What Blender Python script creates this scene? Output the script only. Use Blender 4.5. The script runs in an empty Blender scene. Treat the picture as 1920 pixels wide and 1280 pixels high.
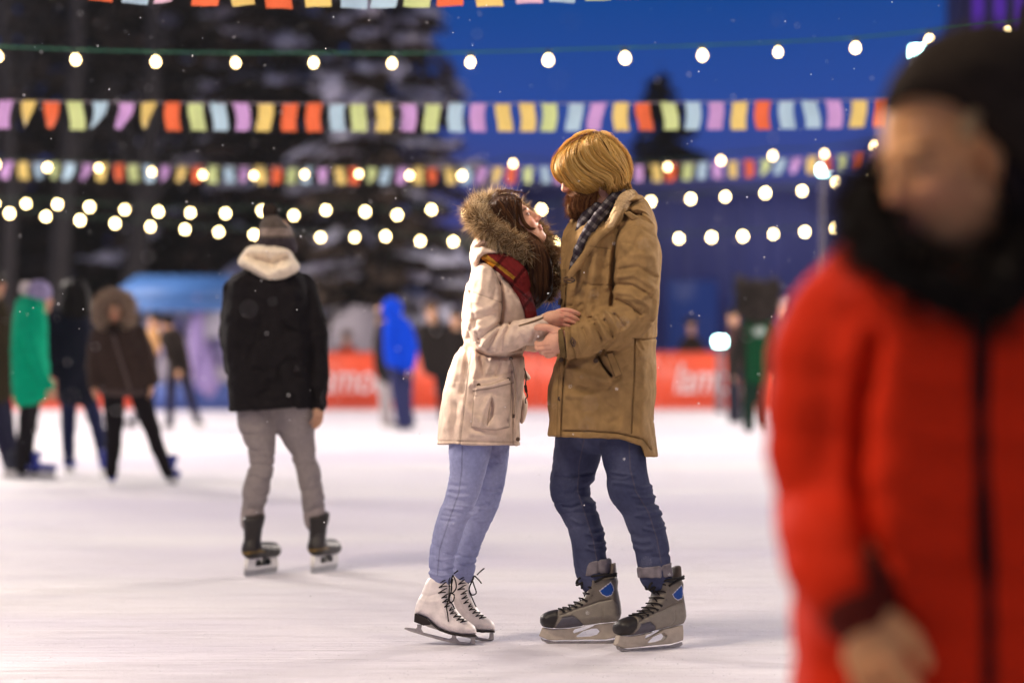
import bpy, math, random
import numpy as np
from mathutils import Vector, Matrix

random.seed(7)
RNG = np.random.default_rng(11)
SC = bpy.context.scene
COL = SC.collection

# ------------------------------------------------------------------ camera
F, CX, HY, EYE = 4533.0, 960.0, 674.0, 1.047      # focal length in photo pixels, principal column, horizon row, eye height
cam_d = bpy.data.cameras.new('camera')
cam = bpy.data.objects.new('camera', cam_d)
COL.objects.link(cam)
cam.location = (0, 0, EYE)
cam.rotation_euler = (math.radians(90), 0, 0)
cam_d.sensor_width = 36.0
cam_d.lens = F / 1920 * 36
cam_d.shift_y = (HY - 640) / 1920
cam_d.clip_end = 1000
cam_d.dof.use_dof = True
cam_d.dof.focus_distance = 8.80
cam_d.dof.aperture_fstop = 1.45
cam_d.dof.aperture_blades = 0
SC.camera = cam

# ------------------------------------------------------------------ world, sun, exposure
world = bpy.data.worlds.new('World')
SC.world = world
world.use_nodes = True
wn = world.node_tree
wn.nodes.clear()
w_out = wn.nodes.new('ShaderNodeOutputWorld')
w_bg = wn.nodes.new('ShaderNodeBackground')
w_tc = wn.nodes.new('ShaderNodeTexCoord')
w_sep = wn.nodes.new('ShaderNodeSeparateXYZ')
w_rmp = wn.nodes.new('ShaderNodeValToRGB')
wn.links.new(w_tc.outputs['Generated'], w_sep.inputs[0])
w_nz = wn.nodes.new('ShaderNodeTexNoise'); w_nz.inputs['Scale'].default_value = 14; w_nz.inputs['Detail'].default_value = 4
w_ma = wn.nodes.new('ShaderNodeMath'); w_ma.operation = 'MULTIPLY_ADD'; w_ma.inputs[1].default_value = .030
w_mb = wn.nodes.new('ShaderNodeMath'); w_mb.operation = 'SUBTRACT'; w_mb.inputs[1].default_value = .015
wn.links.new(w_tc.outputs['Generated'], w_nz.inputs['Vector']); wn.links.new(w_nz.outputs['Fac'], w_ma.inputs[0]); wn.links.new(w_sep.outputs['Z'], w_ma.inputs[2])
wn.links.new(w_ma.outputs[0], w_mb.inputs[0]); wn.links.new(w_mb.outputs[0], w_rmp.inputs[0])
wn.links.new(w_rmp.outputs[0], w_bg.inputs[0])
wn.links.new(w_bg.outputs[0], w_out.inputs[0])
cr = w_rmp.color_ramp
cr.elements[0].position = 0.0; cr.elements[0].color = (.050, .060, .27, 1)
cr.elements[1].position = 1.0; cr.elements[1].color = (.006, .026, .10, 1)
for p, c in ((.045, (.050, .052, .24)), (.072, (.046, .056, .25)), (.105, (.018, .066, .33)), (.15, (.001, .056, .28)), (.35, (.005, .045, .18))):
    e = cr.elements.new(p); e.color = (*c, 1)
w_bg.inputs['Strength'].default_value = 1.0

SUN_FROM = Vector((-.30, -.16, .94)).normalized()
sun_d = bpy.data.lights.new('sun', 'SUN')
sun_d.energy = 0.62
sun_d.angle = math.radians(60)
sun_d.color = (1.0, .84, .66)
sun = bpy.data.objects.new('sun', sun_d)
COL.objects.link(sun)
sun.rotation_euler = SUN_FROM.to_track_quat('Z', 'Y').to_euler()

SC.view_settings.view_transform = 'Standard'
SC.view_settings.look = 'None'
SC.view_settings.exposure = 0.0
SC.view_settings.gamma = 1.0
SC.view_settings.use_curve_mapping = False
SC.render.engine = 'CYCLES'
SC.cycles.use_denoising = True
SC.cycles.max_bounces = 6
SC.cycles.sample_clamp_indirect = 4.0
SC.cycles.caustics_reflective = False
SC.cycles.caustics_refractive = False

# ------------------------------------------------------------------ pixels to points
def W(px, py, Y):
    return np.array([(px - CX) * Y / F, Y, EYE - (py - HY) * Y / F], np.float64)
def gY(py):                                    # distance at which the ice is seen in row py
    return EYE * F / (py - HY)
def px_of(P):
    y = np.maximum(P[:, 1], .1)
    return CX + P[:, 0] * F / y, HY - (P[:, 2] - EYE) * F / y

# ------------------------------------------------------------------ noise
def _hash(i, j, k, seed):
    h = (i.astype(np.uint32) * np.uint32(374761393) + j.astype(np.uint32) * np.uint32(668265263)
         + k.astype(np.uint32) * np.uint32(2147483647) + np.uint32((seed * 1274126177) & 0xffffffff))
    h = (h ^ (h >> np.uint32(13))) * np.uint32(1274126177)
    h = h ^ (h >> np.uint32(16))
    return (h & np.uint32(0xffff)).astype(np.float32) / 65535.0
def vnoise(P, scale, seed=0):
    """value noise in -1..1; scale = features per metre (scalar or 3-vector)"""
    q = P * np.asarray(scale, np.float32) + 1000.0
    i = np.floor(q).astype(np.int64)
    f = (q - i).astype(np.float32)
    f = f * f * (3 - 2 * f)
    r = np.zeros(len(P), np.float32)
    for a in (0, 1):
        wx = f[:, 0] if a else 1 - f[:, 0]
        for b in (0, 1):
            wy = f[:, 1] if b else 1 - f[:, 1]
            for c in (0, 1):
                wz = f[:, 2] if c else 1 - f[:, 2]
                r += wx * wy * wz * _hash(i[:, 0] + a, i[:, 1] + b, i[:, 2] + c, seed)
    return r * 2 - 1

# ------------------------------------------------------------------ signed distance modelling
def smin(a, b, k):
    if k <= 0: return np.minimum(a, b)
    h = np.clip(.5 + .5 * (b - a) / k, 0, 1)
    return b + (a - b) * h - k * h * (1 - h)
def boxdist(P, lo, hi):
    q = np.maximum(np.maximum(lo - P, P - hi), 0)
    return np.sqrt((q * q).sum(1))
class Sd:
    def __init__(s, f, lo, hi):
        s.f = f; s.lo = np.asarray(lo, np.float32); s.hi = np.asarray(hi, np.float32)
    def __call__(s, P): return s.f(P)
    def u(s, o, k=.0):
        A, B = s, o
        def f(P):
            a = A(P).copy()
            m = boxdist(P, B.lo, B.hi) < np.maximum(a, 0) + k + .002
            m |= (a < 0)
            if m.any(): a[m] = smin(a[m], B(P[m]), k)
            return a
        return Sd(f, np.minimum(s.lo, o.lo), np.maximum(s.hi, o.hi))
    def cut(s, o, k=.0):
        A, B = s, o
        def f(P):
            a = A(P).copy()
            m = boxdist(P, B.lo, B.hi) < k + .03
            if m.any(): a[m] = -smin(-a[m], B(P[m]), k)
            return a
        return Sd(f, s.lo, s.hi)
    def isect(s, o, k=.0):
        return Sd(lambda P: -smin(-s(P), -o(P), k), np.maximum(s.lo, o.lo), np.minimum(s.hi, o.hi))
    def disp(s, g, pad=.012):                  # g(P) = outward displacement in metres, only asked near the surface
        def f(P):
            a = s(P).copy()
            m = np.abs(a) < .05
            if m.any(): a[m] -= g(P[m])
            return a
        return Sd(f, s.lo - pad, s.hi + pad)
def many(lst, k=.0):
    r = lst[0]
    for o in lst[1:]: r = r.u(o, k)
    return r
def capsule(a, b, ra, rb):
    a = np.asarray(a, np.float32); b = np.asarray(b, np.float32)
    ba = b - a; L2 = max(float(ba @ ba), 1e-12)
    def f(P):
        pa = P - a
        h = np.clip((pa @ ba) / L2, 0, 1)
        q = pa - h[:, None] * ba
        return np.sqrt((q * q).sum(1)) - (ra + (rb - ra) * h)
    m = max(ra, rb)
    return Sd(f, np.minimum(a, b) - m, np.maximum(a, b) + m)
def crom(pts, sub):
    """Catmull-Rom through rows of pts"""
    p = np.asarray(pts, np.float64)
    if len(p) < 3 or sub < 2: return p
    e = np.vstack([2 * p[0] - p[1], p, 2 * p[-1] - p[-2]])
    out = []
    for i in range(len(p) - 1):
        a, b, c, d = e[i:i + 4]
        for j in range(sub):
            t = j / sub
            out.append(.5 * (2 * b + (c - a) * t + (2 * a - 5 * b + 4 * c - d) * t * t + (3 * b - a - 3 * c + d) * t ** 3))
    out.append(p[-1])
    return np.array(out)
def tube3(rows, sub=3, k=.004):
    """rows of world x,y,z,r"""
    p = crom(rows, sub)
    segs = [(p[i, :3].astype(np.float32), p[i + 1, :3].astype(np.float32), float(p[i, 3]), float(p[i + 1, 3])) for i in range(len(p) - 1)]
    def f(P):
        d = None
        for a, b, ra, rb in segs:
            ba = b - a
            pa = P - a
            h = np.clip((pa @ ba) / max(float(ba @ ba), 1e-12), 0, 1)
            q = pa - h[:, None] * ba
            x = np.sqrt((q * q).sum(1)) - (ra + (rb - ra) * h)
            d = x if d is None else smin(d, x, k)
        return d
    m = p[:, 3].max()
    return Sd(f, p[:, :3].min(0) - m, p[:, :3].max(0) + m)
def T(rows, sub=3, k=.004):
    """rows of px, py, Y, r in photo pixels"""
    out = []
    for px, py, Y, r in rows:
        w = W(px, py, Y)
        out.append((*w, r * Y / F))
    return tube3(out, sub, k)
def ell(c, r, R=None):
    c = np.asarray(c, np.float32); r = np.asarray(r, np.float32)
    Rm = np.eye(3, dtype=np.float32) if R is None else np.asarray(R, np.float32)   # columns = axes
    def f(P):
        q = (P - c) @ Rm
        k0 = np.sqrt(((q / r) ** 2).sum(1)); k1 = np.sqrt(((q / (r * r)) ** 2).sum(1))
        return k0 * (k0 - 1) / np.maximum(k1, 1e-9)
    e = np.sqrt(((Rm * r) ** 2).sum(1))
    return Sd(f, c - e, c + e)
def ELL(px, py, Y, rx, ry, rz, tilt=0):
    """ellipsoid at a pixel; rx, rz in photo pixels, ry in metres; tilt = clockwise degrees seen by the camera"""
    s = Y / F; a = math.radians(tilt)
    R = np.array([[math.cos(a), 0, math.sin(a)], [0, 1, 0], [-math.sin(a), 0, math.cos(a)]])
    return ell(W(px, py, Y), (rx * s, ry, rz * s), R)
def poly_sd(x, y, poly):
    d = np.full(x.shape, 1e9, np.float32); s = np.ones(x.shape, np.float32)
    n = len(poly)
    for i in range(n):
        ax, ay = poly[i]; bx, by = poly[i - 1]
        ex, ey = bx - ax, by - ay
        wx, wy = x - ax, y - ay
        t = np.clip((wx * ex + wy * ey) / max(ex * ex + ey * ey, 1e-9), 0, 1)
        qx, qy = wx - ex * t, wy - ey * t
        d = np.minimum(d, qx * qx + qy * qy)
        c1 = y >= ay; c2 = y < by; c3 = ex * wy > ey * wx
        flip = (c1 & c2 & c3) | (~c1 & ~c2 & ~c3)
        s[flip] *= -1
    return s * np.sqrt(d)
def line_d(x, y, line):
    d = np.full(x.shape, 1e9, np.float32)
    for i in range(len(line) - 1):
        ax, ay = line[i]; bx, by = line[i + 1]
        ex, ey = bx - ax, by - ay
        wx, wy = x - ax, y - ay
        t = np.clip((wx * ex + wy * ey) / max(ex * ex + ey * ey, 1e-9), 0, 1)
        d = np.minimum(d, (wx - ex * t) ** 2 + (wy - ey * t) ** 2)
    return np.sqrt(d)
def rnd_poly(poly, sub=3):
    p = np.asarray(poly, np.float64)
    q = np.vstack([p[-1], p, p[0], p[1]])
    return [tuple(v) for v in crom(q, sub)[sub:-sub - 1]] if sub > 1 else [tuple(v) for v in p]
def pil(poly, R, Y0, Ry=None, sub=3):
    """a body with the given outline in photo pixels, rounded over to a half thickness of about Ry (metres) either side of Y0"""
    poly = rnd_poly(poly, sub)
    s = Y0 / F; Ry = R if Ry is None else Ry
    g = R / Ry
    def f(P):
        x, y = px_of(P)
        a = poly_sd(x.astype(np.float32), y.astype(np.float32), poly) * s + R
        dy = (P[:, 1] - Y0) * g
        ap = np.maximum(a, 0)
        d = np.sqrt(ap * ap + dy * dy) - R
        return d * min(1.0, 1 / g)
    q = np.array(poly)
    c = np.array([W(a, b, Y0) for a, b in poly])
    lo, hi = c.min(0), c.max(0)
    m = .03 * abs(hi - lo).max()
    return Sd(f, (lo[0] - m, Y0 - Ry, lo[2] - m), (hi[0] + m, Y0 + Ry, hi[2] + m))
def slab(poly, Y0, Y1, sub=1):
    """straight-sided plate with a pixel outline between two depths"""
    poly = rnd_poly(poly, sub); Ym = (Y0 + Y1) / 2; s = Ym / F; hw = abs(Y1 - Y0) / 2
    def f(P):
        x, y = px_of(P)
        a = poly_sd(x.astype(np.float32), y.astype(np.float32), poly) * s
        b = np.abs(P[:, 1] - Ym) - hw
        return np.minimum(np.maximum(a, b), 0) + np.sqrt(np.maximum(a, 0) ** 2 + np.maximum(b, 0) ** 2)
    c = np.array([W(a, b, Y) for a, b in poly for Y in (Y0, Y1)])
    return Sd(f, c.min(0), c.max(0))

def polygonise(S, h, margin=1.7):
    lo = S.lo - 2.5 * h; hi = S.hi + 2.5 * h
    B = 6
    nb = np.maximum(np.ceil((hi - lo) / (h * B)).astype(int), 1)
    n = nb * B
    bc = np.stack(np.meshgrid(*[np.arange(k) for k in nb], indexing='ij'), -1).reshape(-1, 3)
    cen = (lo + (bc * B + (B - 1) / 2) * h).astype(np.float32)
    cd = np.concatenate([S(c) for c in np.array_split(cen, max(1, len(cen) // 200000))])
    act = np.abs(cd) < math.sqrt(3) * B * h / 2 * margin + 2 * h
    D = np.where(cd > 0, 1.0, -1.0).astype(np.float32).reshape(nb)
    D = np.repeat(np.repeat(np.repeat(D, B, 0), B, 1), B, 2)
    off = np.stack(np.meshgrid(*[np.arange(B)] * 3, indexing='ij'), -1).reshape(-1, 3)
    ab = bc[act]
    for ch in np.array_split(ab, max(1, len(ab) * B ** 3 // 400000)):
        idx = (ch[:, None, :] * B + off[None]).reshape(-1, 3)
        P = (lo + idx * h).astype(np.float32)
        D[idx[:, 0], idx[:, 1], idx[:, 2]] = S(P)
    neg = D < 0
    c = np.zeros(tuple(n - 1), np.int8)
    for a in (0, 1):
        for b in (0, 1):
            for d in (0, 1):
                c += neg[a:n[0] - 1 + a, b:n[1] - 1 + b, d:n[2] - 1 + d]
    cells = np.argwhere((c > 0) & (c < 8))
    vid = np.full(c.shape, -1, np.int64)
    vid[tuple(cells.T)] = np.arange(len(cells))
    cs = np.array([(a, b, d) for a in (0, 1) for b in (0, 1) for d in (0, 1)])
    cv = np.stack([D[cells[:, 0] + a, cells[:, 1] + b, cells[:, 2] + d] for a, b, d in cs], 1)
    acc = np.zeros((len(cells), 3)); cnt = np.zeros(len(cells))
    for i in range(8):
        for j in range(i + 1, 8):
            if abs(cs[i] - cs[j]).sum() != 1: continue
            m = (cv[:, i] < 0) != (cv[:, j] < 0)
            t = np.where(m, cv[:, i] / np.where(m, cv[:, i] - cv[:, j], 1), 0)
            acc += np.where(m[:, None], cs[i] + t[:, None] * (cs[j] - cs[i]), 0); cnt += m
    V = lo + (cells + acc / cnt[:, None]) * h
    quads = []
    for ax in range(3):
        o1, o2 = [(1, 2), (2, 0), (0, 1)][ax]
        sl = [slice(1, -1)] * 3
        s0 = [slice(1, n[k] - 1) for k in range(3)]; s1 = list(s0)
        s0[ax] = slice(0, n[ax] - 1); s1[ax] = slice(1, n[ax])
        A = neg[tuple(s0)]; Bn = neg[tuple(s1)]
        e = np.argwhere(A != Bn)
        if not len(e): continue
        base = e + np.array([0 if k == ax else 1 for k in range(3)])
        fl = A[tuple(e.T)]
        q = []
        for d1, d2 in ((0, 0), (-1, 0), (-1, -1), (0, -1)):
            cc = base.copy(); cc[:, o1] += d1; cc[:, o2] += d2
            q.append(vid[cc[:, 0], cc[:, 1], cc[:, 2]])
        q = np.stack(q, 1)
        q[~fl] = q[~fl][:, ::-1]
        quads.append(q)
    Q = np.concatenate(quads)
    return V, Q[(Q >= 0).all(1)]
def vnormals(V, Q):
    n = np.cross(V[Q[:, 2]] - V[Q[:, 0]], V[Q[:, 3]] - V[Q[:, 1]]) if Q.shape[1] == 4 else np.cross(V[Q[:, 1]] - V[Q[:, 0]], V[Q[:, 2]] - V[Q[:, 0]])
    N = np.zeros_like(V)
    for k in range(Q.shape[1]): np.add.at(N, Q[:, k], n)
    return N / np.maximum(np.linalg.norm(N, axis=1, keepdims=True), 1e-12)

# ------------------------------------------------------------------ objects
def mesh(name, V, faces, mat, parent=None, origin=(0, 0, 0), col=None, smooth=True):
    """faces = one index array (n,k) or a list of such arrays"""
    if isinstance(faces, np.ndarray): faces = [faces]
    V = np.asarray(V, np.float64) - np.asarray(origin, np.float64)
    me = bpy.data.meshes.new(name)
    me.vertices.add(len(V)); me.vertices.foreach_set('co', V.astype(np.float32).ravel())
    li = np.concatenate([f.ravel() for f in faces]).astype(np.int32)
    st, p = [], 0
    for f in faces:
        st.append(p + np.arange(len(f)) * f.shape[1]); p += f.size
    st = np.concatenate(st).astype(np.int32)
    me.loops.add(len(li)); me.loops.foreach_set('vertex_index', li)
    me.polygons.add(len(st)); me.polygons.foreach_set('loop_start', st)
    me.update(calc_edges=True)
    if smooth: me.polygons.foreach_set('use_smooth', np.ones(len(st), bool))
    if col is not None:
        a = me.color_attributes.new('Col', 'FLOAT_COLOR', 'POINT')
        c = np.ones((len(V), 4), np.float32); c[:, :3] = col
        a.data.foreach_set('color', c.ravel())
    me.materials.append(mat)
    me.update()
    o = bpy.data.objects.new(name, me)
    COL.objects.link(o)
    if parent is not None: o.parent = parent
    return o
def sculpt(name, S, h, mat, parent=None, origin=(0, 0, 0), colf=None):
    V, Q = polygonise(S, h)
    col = colf(V.astype(np.float32)) if colf else None
    return mesh(name, V, Q, mat, parent, origin, col)
def empty(name, loc, label=None, cat=None, group=None, rotz=0):
    o = bpy.data.objects.new(name, None); COL.objects.link(o)
    o.location = [float(v) for v in loc]; o.rotation_euler = (0, 0, rotz)
    o.empty_display_size = .1
    return tag(o, label, cat, group)
def tag(o, label=None, cat=None, group=None, kind=None):
    if label: o['label'] = label
    if cat: o['category'] = cat
    if group: o['group'] = group
    if kind: o['kind'] = kind
    return o
class MB:
    """collects boxes, prisms and tubes into one mesh"""
    def __init__(s): s.v = []; s.f = {}; s.c = []; s.n = 0
    def add(s, V, Fc, col=None):
        V = np.asarray(V, np.float64); Fc = np.asarray(Fc)
        s.v.append(V); s.f.setdefault(Fc.shape[1], []).append(Fc + s.n); s.n += len(V)
        s.c.append(np.broadcast_to(np.asarray(col if col is not None else (1, 1, 1), np.float32), (len(V), 3)))
        return s
    def box(s, lo, hi, col=None, R=None, c=None):
        lo, hi = np.asarray(lo, float), np.asarray(hi, float)
        V = np.array([[(lo, hi)[i][0], (lo, hi)[j][1], (lo, hi)[k][2]] for i in (0, 1) for j in (0, 1) for k in (0, 1)])
        if R is not None:
            c = (lo + hi) / 2 if c is None else np.asarray(c); V = (V - c) @ np.asarray(R).T + c
        return s.add(V, [(0, 1, 3, 2), (4, 6, 7, 5), (0, 4, 5, 1), (2, 3, 7, 6), (0, 2, 6, 4), (1, 5, 7, 3)], col)
    def tube(s, pts, r, sides=6, col=None, cap=True):
        p = np.asarray(pts, float); r = np.broadcast_to(np.asarray(r, float), (len(p),))
        t = np.gradient(p, axis=0); t /= np.maximum(np.linalg.norm(t, axis=1, keepdims=True), 1e-9)
        ref = np.array([0, 0, 1.0]) if abs(t[:, 2]).mean() < .8 else np.array([1.0, 0, 0])
        a = np.cross(t, ref); a /= np.maximum(np.linalg.norm(a, axis=1, keepdims=True), 1e-9)
        b = np.cross(t, a)
        an = np.arange(sides) * 2 * math.pi / sides
        V = p[:, None] + r[:, None, None] * (np.cos(an)[None, :, None] * a[:, None] + np.sin(an)[None, :, None] * b[:, None])
        n = len(p); i = np.arange(n - 1)[:, None]; j = np.arange(sides)[None]
        q = np.stack([i * sides + j, i * sides + (j + 1) % sides, (i + 1) * sides + (j + 1) % sides, (i + 1) * sides + j], -1).reshape(-1, 4)
        s.add(V.reshape(-1, 3), q, col)
        if cap:
            for e, k in ((0, 0), (n - 1, 1)):
                ring = V[e]; V2 = np.vstack([ring, p[e:e + 1]])
                fc = [(sides, (m + 1) % sides, m) if not k else (sides, m, (m + 1) % sides) for m in range(sides)]
                s.add(V2, fc, col)
        return s
    def lathe(s, prof, c, sides=12, col=None, axis=None):
        """profile of (radius, height) about a vertical axis at c"""
        an = np.arange(sides) * 2 * math.pi / sides
        V = np.array([[r * math.cos(a), r * math.sin(a), z] for r, z in prof for a in an])
        if axis is not None:
            q = Vector((0, 0, 1)).rotation_difference(Vector(axis)).to_matrix(); V = V @ np.array(q).T
        V = V + np.asarray(c)
        n = len(prof); i = np.arange(n - 1)[:, None]; j = np.arange(sides)[None]
        q = np.stack([i * sides + j, i * sides + (j + 1) % sides, (i + 1) * sides + (j + 1) % sides, (i + 1) * sides + j], -1).reshape(-1, 4)
        return s.add(V, q, col)
    def build(s, name, mat, parent=None, origin=(0, 0, 0), smooth=False):
        return mesh(name, np.vstack(s.v), [np.vstack(f) for f in s.f.values()], mat, parent, origin, np.vstack(s.c), smooth)

# ------------------------------------------------------------------ strands (hair and fur)
def strands(C, r, col, name, mat, parent=None, origin=(0, 0, 0)):
    """C (n,k,3) curves, r (n,k) radii, col (n,3): three-sided tapering hairs in one mesh"""
    n, k, _ = C.shape
    t = np.gradient(C, axis=1); t /= np.maximum(np.linalg.norm(t, axis=2, keepdims=True), 1e-9)
    ref = np.array([.31, .83, .46])
    a = np.cross(t, ref); a /= np.maximum(np.linalg.norm(a, axis=2, keepdims=True), 1e-9)
    b = np.cross(t, a)
    an = np.arange(3) * 2 * math.pi / 3
    V = C[:, :, None] + r[:, :, None, None] * (np.cos(an)[:, None] * a[:, :, None] + np.sin(an)[:, None] * b[:, :, None])
    V = V.reshape(-1, 3)
    base = (np.arange(n) * k * 3)[:, None, None]; i = np.arange(k - 1)[None, :, None]; j = np.arange(3)[None, None]
    q = np.stack([base + i * 3 + j, base + i * 3 + (j + 1) % 3, base + (i + 1) * 3 + (j + 1) % 3, base + (i + 1) * 3 + j], -1).reshape(-1, 4)
    c = np.repeat(col, k * 3, axis=0)
    return mesh(name, V, q, mat, parent, origin, c)
def fur(V, N, n, length, rad, cols, bias=(0, 0, 0), curl=.4, k=5, seed=1, keep=None, clump=0.5):
    """hairs standing on a sampled surface"""
    g = np.random.default_rng(seed)
    if keep is not None:
        m = keep(V.astype(np.float32)); V, N = V[m], N[m]
    ii = g.integers(0, len(V), n)
    p0 = V[ii] + g.normal(0, .0015, (n, 3)); nn = N[ii]
    L = length * g.uniform(.55, 1.2, n)
    cl = np.stack([vnoise(p0.astype(np.float32), 45, 3 + a) for a in range(3)], 1) * clump
    d = nn + np.asarray(bias) + cl + g.normal(0, .25, (n, 3))
    d /= np.linalg.norm(d, axis=1, keepdims=True)
    cv = np.stack([vnoise(p0.astype(np.float32), 60, 13 + a) for a in range(3)], 1) * curl * 1.4 + g.normal(0, curl * .6, (n, 3)) + np.array([0, 0, -.25])
    s = np.linspace(0, 1, k)
    C = p0[:, None] + L[:, None, None] * (s[None, :, None] * d[:, None] + .5 * (s ** 2)[None, :, None] * cv[:, None])
    R = rad * (1 - .8 * s)[None] * g.uniform(.7, 1.3, n)[:, None]
    cols = np.asarray(cols); w = g.random(n)[:, None]
    c = cols[g.integers(0, len(cols), n)] * (.8 + .4 * w)
    return C, R, c

# ------------------------------------------------------------------ materials
def mat(name, color=(.5, .5, .5), rough=.7, vcol=False, bump=0, bscale=200, var=0, vscale=20, spec=.5, metal=0, sheen=0, emit=None, estr=0, sss=0, trans=0, stretch=None, coat=0, tl=0):
    m = bpy.data.materials.new(name); m.use_nodes = True
    nt = m.node_tree; b = nt.nodes['Principled BSDF']
    b.inputs['Roughness'].default_value = rough
    b.inputs['Specular IOR Level'].default_value = spec
    b.inputs['Metallic'].default_value = metal
    b.inputs['Sheen Weight'].default_value = sheen
    b.inputs['Sheen Roughness'].default_value = .5
    b.inputs['Coat Weight'].default_value = coat
    if sss:
        b.inputs['Subsurface Weight'].default_value = sss
        b.inputs['Subsurface Radius'].default_value = (.012, .005, .003)
        b.inputs['Subsurface Scale'].default_value = 1.0
    if trans: b.inputs['Transmission Weight'].default_value = trans
    if emit:
        b.inputs['Emission Color'].default_value = (*emit, 1); b.inputs['Emission Strength'].default_value = estr
    tc = nt.nodes.new('ShaderNodeTexCoord')
    src = None
    if vcol:
        a = nt.nodes.new('ShaderNodeVertexColor'); a.layer_name = 'Col'; src = a.outputs['Color']
    if var:
        nz = nt.nodes.new('ShaderNodeTexNoise'); nz.inputs['Scale'].default_value = vscale; nz.inputs['Detail'].default_value = 6
        nt.links.new(tc.outputs['Object'], nz.inputs['Vector'])
        mr = nt.nodes.new('ShaderNodeMapRange'); mr.inputs[1].default_value = .25; mr.inputs[2].default_value = .75
        mr.inputs[3].default_value = 1 - var; mr.inputs[4].default_value = 1 + var
        nt.links.new(nz.outputs['Fac'], mr.inputs[0])
        mx = nt.nodes.new('ShaderNodeMix'); mx.data_type = 'RGBA'; mx.blend_type = 'MULTIPLY'; mx.inputs[0].default_value = 1
        if src: nt.links.new(src, mx.inputs[6])
        else: mx.inputs[6].default_value = (*color, 1)
        nt.links.new(mr.outputs[0], mx.inputs[7]); src = mx.outputs[2]
    if src: nt.links.new(src, b.inputs['Base Color'])
    else: b.inputs['Base Color'].default_value = (*color, 1)
    if tl:
        tb = nt.nodes.new('ShaderNodeBsdfTranslucent'); ms = nt.nodes.new('ShaderNodeMixShader'); ms.inputs[0].default_value = tl
        if src: nt.links.new(src, tb.inputs[0])
        else: tb.inputs[0].default_value = (*color, 1)
        nt.links.new(b.outputs[0], ms.inputs[1]); nt.links.new(tb.outputs[0], ms.inputs[2]); nt.links.new(ms.outputs[0], nt.nodes['Material Output'].inputs[0])
    if bump:
        n2 = nt.nodes.new('ShaderNodeTexNoise'); n2.inputs['Scale'].default_value = bscale; n2.inputs['Detail'].default_value = 5
        if stretch:
            mp = nt.nodes.new('ShaderNodeMapping'); mp.inputs['Scale'].default_value = stretch
            nt.links.new(tc.outputs['Object'], mp.inputs[0]); nt.links.new(mp.outputs[0], n2.inputs['Vector'])
        else: nt.links.new(tc.outputs['Object'], n2.inputs['Vector'])
        bp = nt.nodes.new('ShaderNodeBump'); bp.inputs['Strength'].default_value = bump; bp.inputs['Distance'].default_value = .004
        nt.links.new(n2.outputs['Fac'], bp.inputs['Height']); nt.links.new(bp.outputs[0], b.inputs['Normal'])
    return m
def srgb(r, g, b):
    return tuple(((c / 255 + .055) / 1.055) ** 2.4 if c > 10 else c / 255 / 12.92 for c in (r, g, b))
# ------------------------------------------------------------------ shared materials
M_SKIN = mat('skin', rough=.5, vcol=True, sss=.15, bump=.08, bscale=420, spec=.18, var=.06, vscale=90)
M_CLOTH = mat('cloth', rough=.9, vcol=True, bump=.6, bscale=360, var=.20, vscale=26, spec=.08)
M_DENIM = mat('denim', rough=.9, vcol=True, bump=.5, bscale=520, var=.12, vscale=70, spec=.08)
M_KNIT = mat('knit', rough=.95, vcol=True, bump=.8, bscale=160, var=.18, vscale=40, spec=.05)
M_HAIR = mat('hair', rough=.5, vcol=True, spec=.3, tl=.45)
M_FUR = mat('fur', rough=.7, vcol=True, spec=.2, tl=.40)
M_LEATHER = mat('leather', rough=.45, vcol=True, bump=.3, bscale=240, var=.12, vscale=45, spec=.35)
M_PLASTIC = mat('plastic', rough=.55, vcol=True, bump=.08, bscale=120, var=.12, vscale=40, spec=.25)
M_STEEL = mat('steel', (.42, .39, .36), rough=.38, metal=.85, bump=.1, bscale=160, var=.25, vscale=60)
M_LACE = mat('lace', rough=.85, vcol=True, spec=.2)

SKIN = np.array([.56, .31, .20])

def basis(fwd, up):
    f = np.asarray(fwd, float); f /= np.linalg.norm(f)
    u = np.asarray(up, float); u = u - f * (u @ f); u /= np.linalg.norm(u)
    return np.stack([f, np.cross(u, f), u], 1)             # columns: forward, left, up

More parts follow.
